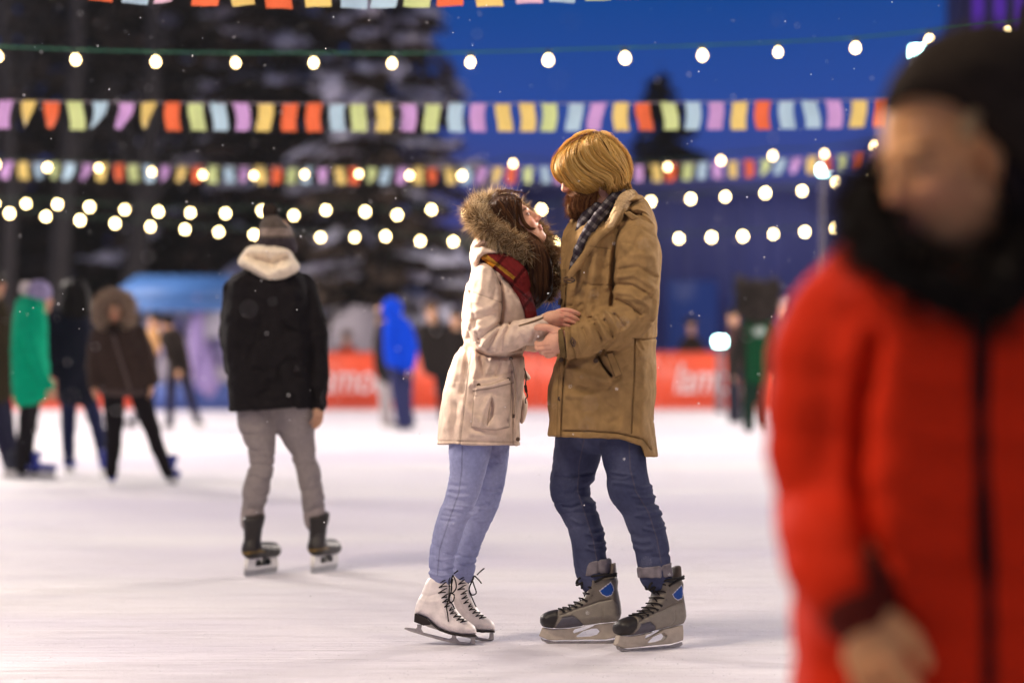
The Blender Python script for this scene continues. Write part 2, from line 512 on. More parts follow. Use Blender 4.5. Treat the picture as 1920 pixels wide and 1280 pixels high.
def head(o, fwd, up, s=1.0, detail=True):
    R = basis(fwd, up); o = np.asarray(o, float)
    g = lambda x, y, z: o + R @ (np.array([x, y, z]) * s)
    E = lambda c, r: ell(g(*c), np.array(r) * s, R)
    C = lambda a, b, ra, rb: capsule(g(*a), g(*b), ra * s, rb * s)
    h = E((-.012, 0, .045), (.098, .076, .086)).u(E((.035, 0, -.03), (.060, .060, .082)), .03)
    for k in (1, -1):
        h = h.u(C((-.002, .050 * k, -.045), (.058, .020 * k, -.098), .022, .019), .02)
    h = h.u(E((.070, 0, -.102), (.021, .020, .019)), .014)
    if detail:
        h = h.u(C((.083, -.026, .024), (.083, .026, .024), .011, .011), .014)
        for k in (1, -1):
            h = h.u(E((.064, .037 * k, -.028), (.022, .019, .020)), .016)
            h = h.cut(E((.101, .031 * k, .001), (.020, .017, .0115)), .010)
            h = h.u(E((.077, .031 * k, .000), (.0125, .0125, .0125)), .001)
            h = h.u(E((.0775, .031 * k, .0065), (.0128, .0140, .0072)), .003)
        h = h.u(C((.090, 0, .014), (.108, 0, -.028), .0070, .0095), .010)
        h = h.u(E((.1085, 0, -.034), (.0115, .0105, .0095)), .006)
        for k in (1, -1):
            h = h.u(E((.097, .0115 * k, -.038), (.0115, .0075, .0075)), .004)
            h = h.u(E((-.010, .076 * k, -.004), (.018, .008, .030)), .004)
        h = h.u(E((.0905, 0, -.0630), (.0095, .022, .0060)), .004)
        h = h.u(E((.0890, 0, -.0755), (.0092, .020, .0065)), .006).u(E((.076, 0, -.089), (.012, .022, .012)), .010)
        h = h.cut(C((.1005, -.022, -.0685), (.1005, .022, -.0685), .0016, .0016), .002)
    def colf(P, skin=SKIN, lip=(.42, .13, .11), brow=(.07, .035, .018)):
        q = ((P - o) @ R) / s
        mott = np.clip(vnoise(P, 55, 61) * .6 + vnoise(P, 150, 62) * .4, -1, 1)[:, None]
        x, y, z = q[:, 0], np.abs(q[:, 1]), q[:, 2]
        c = np.tile(np.asarray(skin, float), (len(P), 1))
        def put(m, col, a=1.0):
            m = np.clip(m, 0, 1)[:, None] * a
            c[:] = c * (1 - m) + np.asarray(col) * m
        near = x > .03
        put(near * np.exp(-(((y - .038) / .022) ** 2 + ((z + .034) / .022) ** 2)), (.60, .22, .17), .45)
        put((x > .098) * np.exp(-((z + .036) / .014) ** 2), (.60, .22, .17), .4)
        put((x > .078) * np.exp(-((y / .021) ** 6 + ((z + .0695) / .0115) ** 6)), lip, .85)
        put((x > .06) * np.exp(-(((y - .031) / .020) ** 6 + ((z - .022 - .004 * np.cos((y - .034) * 80)) / .0042) ** 4)), brow, .8)
        e = np.sqrt((y - .031) ** 2 + z ** 2)
        eye = (x > .074) & (e < .0115) & (z < .0036) & (z > -.0042)
        put(eye.astype(float), (.17, .125, .10))
        put((eye & (np.sqrt((y - .031) ** 2 + (z + .0005) ** 2) < .0058)).astype(float), (.035, .02, .012))
        put((x > .068) * np.exp(-((z - .0052) / .0019) ** 2) * (np.abs(y - .031) < .0135), (.02, .012, .01), .9)
        return c * (1 + mott * np.array([.05, .11, .12]))
    return h, colf, g, R

def guide_hair(guides, n, depth, seed, cols, rad=.0011, k=14, lift=.006, jit=.30, t0=(0, .25), t1=(.75, 1.0), fly=.0, clump=7, wave=0.0, relief_amp=.0025):
    """hairs interpolated between guide lines given in photo pixels; depth(px,py) = distance of the surface they lie on"""
    g = np.random.default_rng(seed)
    G = [crom(x, 8) for x in guides]
    m = 41
    G = np.array([np.stack([np.interp(np.linspace(0, 1, m), np.linspace(0, 1, len(x)), x[:, a]) for a in (0, 1)], 1) for x in G])
    ng = len(G)
    u = g.random(n) * (ng - 1)
    cu = np.round(u * clump) / clump + g.normal(0, .03, n)
    a = g.uniform(*t0, n); b = g.uniform(*t1, n)
    s = np.linspace(0, 1, k)
    t = a[:, None] + (b - a)[:, None] * s[None]
    uu = np.clip(u[:, None] + (cu - u)[:, None] * (s ** 1.3)[None] * .8 + g.normal(0, jit, n)[:, None] * .15, 0, ng - 1.001)
    gi = uu.astype(int); gf = uu - gi
    tb = t; ti = np.clip(t * (m - 1), 0, m - 1.001); tj = ti.astype(int); tf = ti - tj
    def at(i, j): return G[i, j]
    p = (at(gi, tj) * (1 - gf)[..., None] + at(gi + 1, tj) * gf[..., None]) * (1 - tf)[..., None] + (at(gi, tj + 1) * (1 - gf)[..., None] + at(gi + 1, tj + 1) * gf[..., None]) * tf[..., None]
    ph = g.uniform(0, 6.28, n)[:, None]
    tag_ = np.floor(u * clump)
    ph2 = (tag_ * 2.4)[:, None]
    p[..., 0] += (g.normal(0, 1.0, n)[:, None] + wave * np.sin(s[None] * 7 + ph2) + fly * g.normal(0, 1, n)[:, None] * s[None] ** 2 * 6)
    p[..., 1] += (g.normal(0, 1.0, n)[:, None] + wave * .6 * np.cos(s[None] * 7 + ph2) + fly * g.normal(0, 1, n)[:, None] * s[None] ** 2 * 6)
    lay = (g.random(n) ** 1.5)[:, None] * lift * (.4 + .6 * np.sin(s * math.pi))[None] + (relief_amp * np.sin(tag_ * 1.7))[:, None]
    Y = depth(p[..., 0].ravel(), p[..., 1].ravel()).reshape(p.shape[:2]) - lay
    C = np.stack([(p[..., 0] - CX) * Y / F, Y, EYE - (p[..., 1] - HY) * Y / F], -1)
    R = rad * (1 - .75 * s ** 2)[None] * g.uniform(.6, 1.4, n)[:, None]
    cols = np.asarray(cols)
    w = g.random(n)
    cc = cols[(np.clip(.5 + .42 * np.sin(tag_ * 2.9) + g.normal(0, .17, n), 0, .999) * len(cols)).astype(int)] * (.75 + .5 * w)[:, None]
    return C, R, cc
def locks(guides, nl, per, depth, seed, cols, rad=.0009, k=18, w=.42, t0=(-.02, .35), t1=(.72, 1.08), lift=.012, fly=.03):
    """separate tapering locks of hair: strands of one lock start side by side and come together at its tip"""
    g = np.random.default_rng(seed)
    G = [crom(x, 8) for x in guides]; m = 41
    G = np.array([np.stack([np.interp(np.linspace(0, 1, m), np.linspace(0, 1, len(x)), x[:, a]) for a in (0, 1)], 1) for x in G])
    ng = len(G); n = nl * per
    L = np.repeat(np.arange(nl), per)
    lu = np.sort(g.uniform(.05, ng - 1.05, nl)); la = g.uniform(*t0, nl); lb = g.uniform(*t1, nl); ll = g.uniform(.15, 1, nl) * lift; lc = g.uniform(0, 1, nl); lw = g.uniform(.6, 1.3, nl) * w
    lbend = g.uniform(-.22, .22, nl); lph = g.uniform(0, 6.28, nl)
    s = np.linspace(0, 1, k)
    r = g.uniform(-.5, .5, n) + g.normal(0, .06, n)
    prof = .35 + .65 * np.sin(np.clip(s * 1.25, 0, 1) * math.pi) ** .7
    prof = np.where(s > .4, np.maximum(.06, 1 - ((s - .4) / .6) ** 1.6), .75 + .25 * s / .4)
    u = lu[L][:, None] + (r * lw[L])[:, None] * prof[None] + lbend[L][:, None] * s[None] ** 2 + .06 * np.sin(s[None] * 6 + lph[L][:, None]) + fly * g.normal(0, 1, n)[:, None] * s[None] ** 2
    t = la[L][:, None] + (lb - la)[L][:, None] * s[None] * (1 - .10 * np.abs(r)[:, None] * g.random(n)[:, None])
    u = np.clip(u, 0, ng - 1.001); gi = u.astype(int); gf = (u - gi)[..., None]
    ti = np.clip(t * (m - 1), 0, m - 1.001); tj = ti.astype(int); tf = (t * (m - 1) - tj)[..., None]
    p = (G[gi, tj] * (1 - gf) + G[gi + 1, tj] * gf) * (1 - tf) + (G[gi, tj + 1] * (1 - gf) + G[gi + 1, tj + 1] * gf) * tf
    body = (1 - (2 * np.clip(r, -.5, .5)) ** 2)[:, None] * np.sin(np.clip(s * 1.05, 0, 1) * math.pi)[None] ** .6
    Y = depth(p[..., 0].ravel(), p[..., 1].ravel()).reshape(p.shape[:2]) - ll[L][:, None] * (.3 + .7 * body) - .004 * g.random(n)[:, None]
    C = np.stack([(p[..., 0] - CX) * Y / F, Y, EYE - (p[..., 1] - HY) * Y / F], -1)
    R = rad * (1 - .7 * s ** 2)[None] * g.uniform(.6, 1.3, n)[:, None]
    cols = np.asarray(cols, float)
    ci = np.clip(lc[L] * .75 + .25 * (.5 + r) + g.normal(0, .10, n), 0, .999) * (len(cols) - 1)
    c0 = ci.astype(int); cf = (ci - c0)[:, None]
    cc = (cols[c0] * (1 - cf) + cols[np.minimum(c0 + 1, len(cols) - 1)] * cf) * g.uniform(.8, 1.2, n)[:, None]
    return C, R, cc
def pil_depth(poly, R, Y0, Ry, sub=3):
    poly = rnd_poly(poly, sub); s = Y0 / F
    def f(x, y):
        a = np.maximum(poly_sd(x.astype(np.float32), y.astype(np.float32), poly) * s + R, 0)
        return Y0 - Ry / R * np.sqrt(np.maximum(R * R - np.minimum(a, R) ** 2, 0))
    return f
def cat(*cs):
    k = max(c[0].shape[1] for c in cs)
    def rs(A):
        n = A.shape[1]
        if n == k: return A
        t = np.linspace(0, n - 1.001, k); i = t.astype(int); f = (t - i).reshape((1, k) + (1,) * (A.ndim - 2))
        return A[:, i] * (1 - f) + A[:, i + 1] * f
    return np.concatenate([rs(c[0]) for c in cs]), np.concatenate([rs(c[1]) for c in cs]), np.concatenate([c[2] for c in cs])

def relief(items, Y0, back=.06):
    """folds and seams drawn on the camera-facing half: items of (polyline in photo pixels, height in metres, half width in pixels)"""
    bx = [(min(p[0] for p in l) - 4 * w, max(p[0] for p in l) + 4 * w, min(p[1] for p in l) - 4 * w, max(p[1] for p in l) + 4 * w) for l, a, w in items]
    def g(P):
        x, y = px_of(P); x = x.astype(np.float32); y = y.astype(np.float32)
        r = np.zeros(len(P), np.float32)
        side = np.clip((Y0 + back - P[:, 1]) / .03, 0, 1)
        for (l, a, w), (x0, x1, y0, y1) in zip(items, bx):
            m = (x > x0) & (x < x1) & (y > y0) & (y < y1)
            if m.any():
                d = line_d(x[m], y[m], l)
                r[m] += a * (1.55 if abs(a) > .002 else 1.0) * np.exp(-(d / w) ** 2)
        return r * side
    return g
def seam_cols(base, items, Y0, back=.06):
    """base colour with thin darker stitched lines: items (polyline px, half width px, factor)"""
    def f(P):
        c = np.tile(np.asarray(base, float), (len(P), 1)) if not callable(base) else base(P)
        x, y = px_of(P)
        for l, w, k in items:
            m = np.exp(-(line_d(x.astype(np.float32), y.astype(np.float32), l) / w) ** 2) * (P[:, 1] < Y0 + back)
            c = c * (1 - (1 - k) * m)[:, None]
        return c
    return f
def clip_px(S, poly, Y0, k=.004, sub=1):
    return S.isect(slab(poly, Y0 - .6, Y0 + .6, sub), k)
def crumple(P, sc, amp, width, seed):
    """thin wandering creases where a noise crosses zero, present in patches"""
    n = vnoise(P, sc, seed) + .35 * vnoise(P, np.asarray(sc) * 2.3, seed + 1)
    w = np.clip(vnoise(P, np.asarray(sc) * .45, seed + 2) * 1.4 + .45, 0, 1)
    return -amp * np.exp(-(n / width) ** 2) * w
def puff(P, sc, amp, seed):
    n = vnoise(P, sc, seed)
    return amp * n

# ------------------------------------------------------------------ skates
def rail(points, w):
    """flat plate from an outline (x,z) list, thickness w about y=0"""
    return points, w
def plate(mb, outline, y0, y1, col=None):
    """extruded outline of (x,z) points, fan-capped (star-shaped or thin outlines only)"""
    n = len(outline)
    A = np.array([(x, y0, z) for x, z in outline]); B = np.array([(x, y1, z) for x, z in outline])
    i = np.arange(n); j = (i + 1) % n
    mb.add(np.vstack([A, B]), np.stack([i, j, j + n, i + n], 1), col)
    c = np.mean(np.array(outline), 0)
    mb.add(np.vstack([A, [(c[0], y0, c[1])]]), np.stack([j, i, np.full(n, n)], 1), col)
    mb.add(np.vstack([B, [(c[0], y1, c[1])]]), np.stack([i, j, np.full(n, n)], 1), col)
def simple_skate_meshes(boot_col, holder_col=(.75, .73, .70), acc=None):
    """a boot and a blade holder in local coordinates, toe towards +x, ice at z = 0; returned as mesh data for copying"""
    b = tube3([(-.085, 0, .125, .040), (.0, 0, .118, .042), (.09, 0, .112, .040), (.125, 0, .112, .034)], 2, .01)
    b = b.u(tube3([(-.075, 0, .13, .040), (-.066, 0, .19, .039), (-.060, 0, .25, .045), (-.055, 0, .29, .055)], 3, .01), .025)
    b = b.isect(Sd(lambda P: np.maximum(.082 - P[:, 2], P[:, 2] - .288 - .25 * (P[:, 0] + .06)), (-1, -1, 0), (1, 1, .4)), .006)
    def cf(P):
        c = np.tile(np.asarray(boot_col, float), (len(P), 1))
        if acc is not None: c[(np.abs(P[:, 2] - .120 + .25 * (P[:, 0] + .07) ** 2 * 8) < .006) & (P[:, 0] < -.02)] = acc
        return c
    o1 = sculpt('skate', b, .008, M_LEATHER, colf=cf)
    mb = MB()
    plate(mb, [(-.125, .03), (-.12, .085), (-.03, .085), (-.01, .05), (.03, .05), (.05, .085), (.135, .085), (.145, .03)], -.012, .012, holder_col)
    plate(mb, [(-.14, .012), (-.135, .034), (.15, .034), (.155, .014), (.13, .0), (-.12, .0)], -.0025, .0025, (.4, .4, .4))
    o2 = mb.build('blade', M_PLASTIC)
    ms = (o1.data, o2.data)
    bpy.data.objects.remove(o1); bpy.data.objects.remove(o2)
    return ms
def put_skate(ms, parent, at, origin, yaw, pitch=0, roll=0, sc=1.0):
    o = bpy.data.objects.new('skate', ms[0]); COL.objects.link(o); o.parent = parent
    o.location = [float(a - b) for a, b in zip(at, origin)]
    o.rotation_euler = (roll, pitch, yaw); o.scale = (sc, sc, sc)
    c = bpy.data.objects.new('blade', ms[1]); COL.objects.link(c); c.parent = o
    return o
# ------------------------------------------------------------------ the young woman in the cream parka
YG = 8.95
go = np.array([W(870, 1200, YG)[0], YG, 0.0])
girl = empty('person', go, 'woman in a cream hooded parka, pale jeans and white figure skates, gazing up', 'person', 'skaters on the rink')

th = math.radians(36)
gh, ghcol, gg, gR = head(W(960, 425.5, YG), (math.cos(th), -.10, math.sin(th)), (-math.sin(th), 0, math.cos(th)), .92)
gb = gh.u(T([(955, 440, YG, 24), (938, 475, YG, 25), (928, 510, YG, 34)]), .02)
gb = gb.u(T([(928, 520, YG, 42), (925, 600, YG, 44), (915, 700, YG, 46), (910, 740, YG, 40)]), .03)
gb = gb.u(T([(890, 740, 8.89, 24), (881, 840, 8.87, 24), (863, 938, 8.87, 18), (838, 1005, 8.875, 17), (829, 1060, 8.88, 14)]), .02)
gb = gb.u(T([(915, 740, 9.03, 24), (919, 840, 9.05, 24), (908, 938, 9.045, 18), (881, 1010, 9.03, 16), (870, 1055, 9.01, 14)]), .02)
gb = gb.u(T([(918, 525, 8.84, 16), (914, 620, 8.76, 14), (960, 627, 8.74, 13), (1010, 612, 8.70, 12), (1030, 597, 8.675, 12.5)]), .02)
gb = gb.u(T([(935, 525, 9.1, 16), (960, 620, 9.12, 14), (1010, 640, 9.02, 13), (1035, 640, 8.95, 14)]), .02)
# right hand resting on his coat: palm edge towards us, four stacked fingers, thumb behind
YH = 8.672
gb = gb.u(T([(1028, 598, YH, 12), (1040, 595, YH - .002, 13), (1052, 594, YH, 11)]), .008)
gb = gb.u(T([(1040, 606, YH - .002, 8), (1052, 604, YH, 8)]), .008)
for f in ([(1046, 584, YH, 4.9), (1060, 581.5, YH - .006, 4.9), (1075, 584.5, YH - .004, 4.6), (1085, 588.5, YH + .004, 3.8)],
          [(1046, 592, YH - .003, 4.9), (1060, 590.5, YH - .010, 4.9), (1074, 594.5, YH - .007, 4.7), (1084, 600, YH + .003, 3.8)],
          [(1046, 600, YH - .002, 4.7), (1060, 599.5, YH - .009, 4.7), (1073, 603.5, YH - .006, 4.5), (1082, 607.5, YH + .004, 3.7)],
          [(1045, 607.5, YH, 4.4), (1056, 608.5, YH - .005, 4.4), (1066, 611, YH - .003, 4.0), (1073, 613, YH + .004, 3.4)]):
    gb = gb.u(T(f, 4, .001), .002)
gb = gb.u(T([(1040, 588, YH + .02, 6), (1055, 590, YH + .034, 5.4), (1068, 594, YH + .038, 4.5)], 3), .006)
# left hand lower, in his right hand
gb = gb.u(T([(1030, 640, 8.96, 13), (1045, 643, 8.95, 12)]), .008)
for i, (a, r) in enumerate(((634, 4.6), (641, 4.8), (648, 4.6), (654, 4.0))):
    gb = gb.u(T([(1045, a, 8.95, r), (1058, a + 1, 8.94, r), (1068, a + 4, 8.95, r * .85)], 3), .003)
gb = gb.u(T([(1036, 632, 8.94, 5.5), (1046, 626, 8.93, 5), (1056, 625, 8.93, 4)], 3), .005)
def gbody_col(P):
    c = ghcol(P)
    x, y = px_of(P)
    k = np.clip((x - 1030) / 20, 0, 1) * (y > 560)
    c[:] = c * (1 - .35 * k[:, None]) + np.array([.60, .26, .19]) * .35 * k[:, None]
    for kx, ky in ((1054, 582), (1054, 590.5), (1054, 599.5), (1052, 608), (1070, 583.5), (1069, 593), (1068, 602)):
        kk = np.exp(-(((x - kx) / 4) ** 2 + ((y - ky) / 2.6) ** 2))[:, None] * .55
        c[:] = c * (1 - kk) + np.array([.58, .17, .12]) * kk
    for l in ([(1050, 586.5), (1080, 591)], [(1050, 595.5), (1078, 601)], [(1050, 604), (1074, 608.5)]):  # finger gaps darkened in the skin colour, as the shade between them
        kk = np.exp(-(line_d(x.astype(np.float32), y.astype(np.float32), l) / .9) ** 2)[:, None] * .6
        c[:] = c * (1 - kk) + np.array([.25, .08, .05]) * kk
    return c
sculpt('body', gb, .0026, M_SKIN, girl, go, gbody_col)

# --- coat
gpoly = [(897, 492), (881, 516), (870, 554), (864, 600), (863, 622), (867, 643), (853, 666), (841, 697), (830, 741), (824, 772), (821, 829), (813, 905),
         (980, 905), (976, 833), (974, 791), (980, 740), (983, 694), (987, 654), (1003, 602), (1004, 560), (985, 522), (955, 500), (920, 486)]
gcoat = pil(gpoly, .105, YG, .175)
gcoat = clip_px(gcoat, [(780, 400), (1060, 400), (1060, 835), (977, 834.5), (900, 834), (850, 832), (815, 833), (780, 834)], YG)
slv = T([(919, 514, 8.83, 26), (911, 545, 8.795, 32), (910, 590, 8.765, 32), (912, 622, 8.755, 31), (928, 637, 8.745, 28), (955, 632, 8.735, 27), (985, 622, 8.72, 24.5), (1010, 614, 8.70, 21), (1027, 605, 8.685, 17.5)], 4)
slv = slv.isect(slab([(850, 450), (1029, 450), (1031.5, 590), (1029, 625), (1015, 640), (1000, 720), (850, 720)], 8.5, 9.0), .004)
gsl2 = T([(938, 515, 9.08, 26), (952, 560, 9.13, 30), (965, 610, 9.12, 30), (990, 632, 9.08, 26), (1024, 640, 8.99, 20)], 3)
rib_in = T([(985, 634, 8.75, 14), (1010, 634, 8.735, 13.5), (1026, 634, 8.72, 11)], 3)
gcoat = gcoat.u(slv, .012).u(gsl2, .014).u(rib_in, .006)
gcoat = gcoat.u(pil([(880, 478), (884, 456), (903, 440), (930, 448), (962, 470), (985, 500), (960, 498), (925, 482), (906, 487), (896, 513), (886, 505)], .035, YG, .125), .012)
GF = [  # creases and folds: line, height, half width
    # shoulder and upper sleeve
    ([(906, 486), (925, 500), (940, 538), (942, 576), (937, 607)], -.010, 4.5),
    ([(882, 547), (910, 556), (940, 567)], -.0028, 1.8), ([(884, 566), (912, 572), (939, 583)], .004, 5), ([(886, 585), (915, 578), (936, 560)], .0045, 5),
    ([(890, 600), (915, 592), (938, 582)], -.004, 3.5), ([(892, 618), (915, 612), (934, 600)], .005, 5), ([(898, 635), (915, 622), (936, 607)], -.005, 3),
    ([(903, 648), (918, 630), (938, 612)], .006, 4.5), ([(914, 655), (926, 632), (940, 612)], -.006, 3), ([(928, 658), (934, 635), (946, 612)], .0055, 4.5),
    ([(940, 655), (944, 632), (956, 608)], -.005, 3), ([(954, 650), (958, 628), (966, 606)], .004, 5), ([(972, 648), (976, 632)], -.003, 4), ([(990, 640), (993, 622), (1004, 612)], .003, 5), ([(998, 642), (1003, 625)], -.004, 3),
    ([(878, 520), (885, 560), (889, 610), (900, 645)], -.004, 4),
    ([(905, 505), (903, 540), (897, 560)], .004, 6), ([(925, 515), (930, 540), (925, 560)], -.003, 4), ([(918, 520), (914, 545)], .003, 5),
    # waist cord and gathers
    ([(866, 644), (885, 655), (915, 668), (950, 670), (986, 662)], -.009, 4.0),
    ([(868, 640), (862, 610)], -.005, 3), ([(878, 652), (874, 690), (866, 735)], -.005, 5), ([(890, 657), (893, 690), (884, 720)], .005, 5), ([(903, 664), (905, 700)], -.004, 4),
    ([(922, 670), (912, 700)], .004, 4), ([(938, 672), (930, 705)], -.004, 4), ([(955, 672), (965, 700)], .004, 4), ([(872, 630), (880, 600)], .004, 5), ([(858, 668), (848, 720)], .004, 6),
    # back panel seam, hem
    ([(884, 660), (874, 740), (862, 834)], -.0022, 1.6), ([(870, 760), (900, 790), (915, 800)], .004, 8), ([(840, 740), (836, 800)], .004, 9), ([(856, 760), (850, 822)], -.003, 8),
    ([(818, 826), (900, 828), (976, 828)], -.0022, 1.4), ([(885, 812), (930, 818)], .004, 7),
    # hood shell
    ([(884, 470), (905, 458), (935, 468)], -.004, 4), ([(890, 490), (905, 474), (928, 472)], .005, 6),
    # front placket
    ([(958, 672), (961, 740), (962, 834)], -.003, 1.8), ([(966, 672), (968, 740), (968, 834)], .003, 4),
]
pocket = [(884, 800), (889, 740), (893, 724), (920, 720), (957, 707), (959, 735), (955, 800), (930, 806), (905, 804)]
flap = [(887, 733), (886, 712), (915, 710), (964, 697), (963, 717), (925, 727), (897, 731)]
def gdisp(P):
    r = puff(P, 16, .0035, 4) + puff(P, 42, .0015, 5) + (crumple(P, (11, 11, 17), .0045, .10, 70) + crumple(P, (26, 26, 18), .0022, .14, 75)) * np.where(px_of(P)[1] < 660, 1.0, .35)
    x, y = px_of(P); x = x.astype(np.float32); y = y.astype(np.float32)
    near = P[:, 1] < YG - .05
    m = near & (y > 690) & (x > 870)
    if m.any():
        a = poly_sd(x[m], y[m], pocket); b = poly_sd(x[m], y[m], flap)
        r[m] += .010 * np.clip(.5 - a / 3, 0, 1) + .007 * np.clip(.5 - b / 2.5, 0, 1)
        r[m] += -.010 * np.clip(.5 - poly_sd(x[m], y[m], [(914, 797), (916, 776), (922, 745), (926, 760), (924, 780)]) / 3, 0, 1) + .006 * np.exp(-(line_d(x[m], y[m], [(920, 742), (906, 768), (902, 798)]) / 5) ** 2)
    return r
gcoat = gcoat.disp(gdisp, .02).disp(relief(GF, YG), .02)
CREAM = np.array([.61, .465, .365])
SEAMS_G = [([(906, 486), (925, 500), (940, 538), (942, 576), (938, 606)], 1.0, .6), ([(882, 547), (910, 556), (940, 567)], 1.0, .72), ([(884, 660), (874, 740), (862, 834)], 1.0, .7),
           ([(818, 826), (900, 828), (976, 828)], .9, .72), ([(958, 672), (961, 740), (962, 834)], 1.0, .6), ([*pocket, pocket[0]], 1.0, .65), ([(887, 733), (897, 731), (925, 727), (963, 717)], 1.2, .5),
           ([(914, 797), (916, 776), (922, 745)], 1.0, .65), ([(866, 644), (885, 655), (915, 668), (950, 670), (986, 662)], 1.1, .7)]
gsc = seam_cols(CREAM, SEAMS_G, YG)
def gcoat_col(P):
    c = gsc(P)
    x, y = px_of(P)
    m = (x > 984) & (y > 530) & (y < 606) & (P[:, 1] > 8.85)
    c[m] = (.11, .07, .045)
    return c
sculpt('parka', gcoat, .0034, M_CLOTH, girl, go, gcoat_col)

def px_tube(mb, pts, r, col, sub=5, sides=6):
    p = crom([W(*q) for q in pts], sub) if len(pts) > 2 else np.array([W(*q) for q in pts])
    return mb.tube(p, r, sides, col)
mb = MB()
BRASS = (.16, .10, .05)
for x, y, Y in ((897.5, 722, 8.765), (953, 711, 8.772), (958, 672, 8.79), (971, 823, 8.80)):
    mb.lathe([(0, .002), (.006, .004), (.0075, .002), (.0075, -.006)], W(x, y, Y), 12, (.07, .04, .025), (0, -1, 0))
mb.build('buttons', M_PLASTIC, girl, go, True)
mb = MB()
mb2 = MB(); px_tube(mb2, [(972.5, 611, 8.688), (985, 607, 8.678), (1003, 601, 8.665), (1027, 592, 8.657)], .0032, BRASS); mb2.build('sleeve_zip', M_PLASTIC, girl, go, True)
px_tube(mb, [(965.5, 546, 8.84), (962, 565, 8.815), (958, 586, 8.80), (953, 606, 8.79)], .0034, (.12, .075, .045))
px_tube(mb, [(965.5, 546, 8.835), (968, 556, 8.825)], .0025, (.12, .075, .045))
mb.build('zip', M_PLASTIC, girl, go, True)
mb = MB()
px_tube(mb, [(958, 672, 8.78), (964, 700, 8.765), (966, 740, 8.765), (963, 778, 8.765)], .0026, (.30, .22, .15))
px_tube(mb, [(963, 776, 8.762), (962.5, 783, 8.762)], .0055, (.06, .035, .025))
px_tube(mb, [(983, 690, 8.88), (987, 705, 8.87), (985, 725, 8.87), (989, 742, 8.87), (985, 748, 8.87), (986, 756, 8.87)], .0028, (.12, .09, .06))
px_tube(mb, [(985, 722, 8.866), (987, 735, 8.866)], .006, (.06, .04, .03))
mb.build('drawcord', M_LACE, girl, go, True)
sculpt('pocket', pil([(978, 730), (985, 742), (990, 758), (985, 785), (976, 794), (970, 760)], .02, 9.02, .07).u(pil([(981, 690), (992, 702), (995, 710), (984, 712)], .012, 9.0, .05), .004), .005, M_CLOTH, girl, go, lambda P: np.tile(CREAM * .9, (len(P), 1)))

# --- fur trim of the hood
ring = [(996, 500, 8.90, 8), (986, 481, 8.855, 13), (966, 464, 8.835, 16), (938, 445, 8.825, 17), (910, 424, 8.835, 17), (892, 404, 8.87, 16), (893, 388, 8.93, 12), (915, 377, 9.0, 9), (945, 372, 9.05, 8), (975, 392, 9.07, 10), (992, 425, 9.07, 16), (1022, 455, 9.05, 15), (1036, 492, 9.02, 13), (1038, 530, 9.0, 10), (1030, 560, 8.98, 7)]
rs = T(ring, 4).disp(lambda P: puff(P, 35, .006, 8))
RV, RQ = polygonise(rs, .006)
RN = vnormals(RV, RQ)
FURC = [(.42, .27, .12), (.55, .38, .19), (.28, .165, .065), (.68, .53, .32), (.17, .095, .04), (.74, .60, .40)]
mesh('fur_trim', RV, RQ, M_FUR, girl, go, np.tile(np.array([.16, .095, .045]), (len(RV), 1)))
c1 = fur(RV, RN, 13000, .030, .00085, FURC, (-.15, -.25, -.1), .55, 6, 5, clump=.9)
c2 = fur(RV, RN, 1100, .046, .0006, FURC[3:4] + FURC[5:6], (-.1, 0, .1), .8, 6, 6)
strands(*cat(c1, c2), 'fur_trim', M_FUR, girl, go)

# --- hair
gcap = [(906, 412), (910, 386), (926, 370), (948, 364.5), (966, 366), (974, 374), (974, 392), (975, 412), (980, 430), (985, 446), (975, 452), (945, 446), (922, 436)]
gfall = [(972, 448), (990, 440), (1006, 452), (1022, 462), (1033, 490), (1037, 525), (1034, 552), (1020, 566), (1008, 578), (994, 585), (985, 565), (978, 520), (970, 480)]
hb = pil(gcap, .030, YG, .084).u(pil(gfall, .026, 8.90, .060), .02)
hb = hb.disp(lambda P: puff(P * np.array([1, 1, .35], np.float32), 90, .004, 9))
HC = [(.050, .018, .007), (.085, .032, .011), (.13, .052, .017), (.18, .075, .025)]
sculpt('hair', hb, .004, M_HAIR, girl, go, lambda P: np.tile(np.array([.06, .026, .011]), (len(P), 1)))
d1 = pil_depth(gcap, .030, YG, .084); d2 = pil_depth(gfall, .026, 8.90, .060)
gdep = lambda x, y: np.minimum(d1(x, y), d2(x, y))
gz = lambda pts: [(860 + a / 4.267, 340 + b / 4.267) for a, b in pts]
guides = [gz(p) for p in (
    [(225, 250), (300, 330), (420, 420), (530, 520), (560, 700), (570, 960)],
    [(250, 185), (330, 290), (470, 400), (575, 500), (600, 700), (610, 990)],
    [(330, 138), (400, 260), (515, 390), (620, 500), (655, 700), (650, 1000)],
    [(430, 120), (452, 240), (520, 385), (640, 495), (700, 690), (690, 930)],
    [(482, 128), (472, 250), (525, 390), (650, 485), (735, 650), (735, 880)])]
ch = guide_hair(guides, 3600, gdep, 21, HC, .0011, 18, .008, .3, (0, .35), (.65, 1.02), .02, 9, 1.6)
wisp = [gz(p) for p in ([(470, 130), (478, 240), (510, 330), (560, 380), (610, 385)], [(500, 148), (503, 250), (530, 325), (580, 372), (625, 372)])]
c3 = guide_hair(wisp, 90, lambda x, y: np.full(x.shape, YG - .062), 23, HC, .0010, 14, .004, .3, (0, .05), (.8, 1.0), .02, 6, .3)
flyg = [gz(p) for p in ([(250, 180), (270, 110), (330, 75), (400, 80)], [(330, 140), (360, 80), (420, 70), (470, 100)], [(430, 125), (470, 80), (520, 100), (545, 140)])]
c4 = guide_hair(flyg, 90, lambda x, y: np.full(x.shape, YG), 25, HC[1:], .0005, 12, .03, .6, (0, .2), (.6, 1.1), .12, 4, 2)
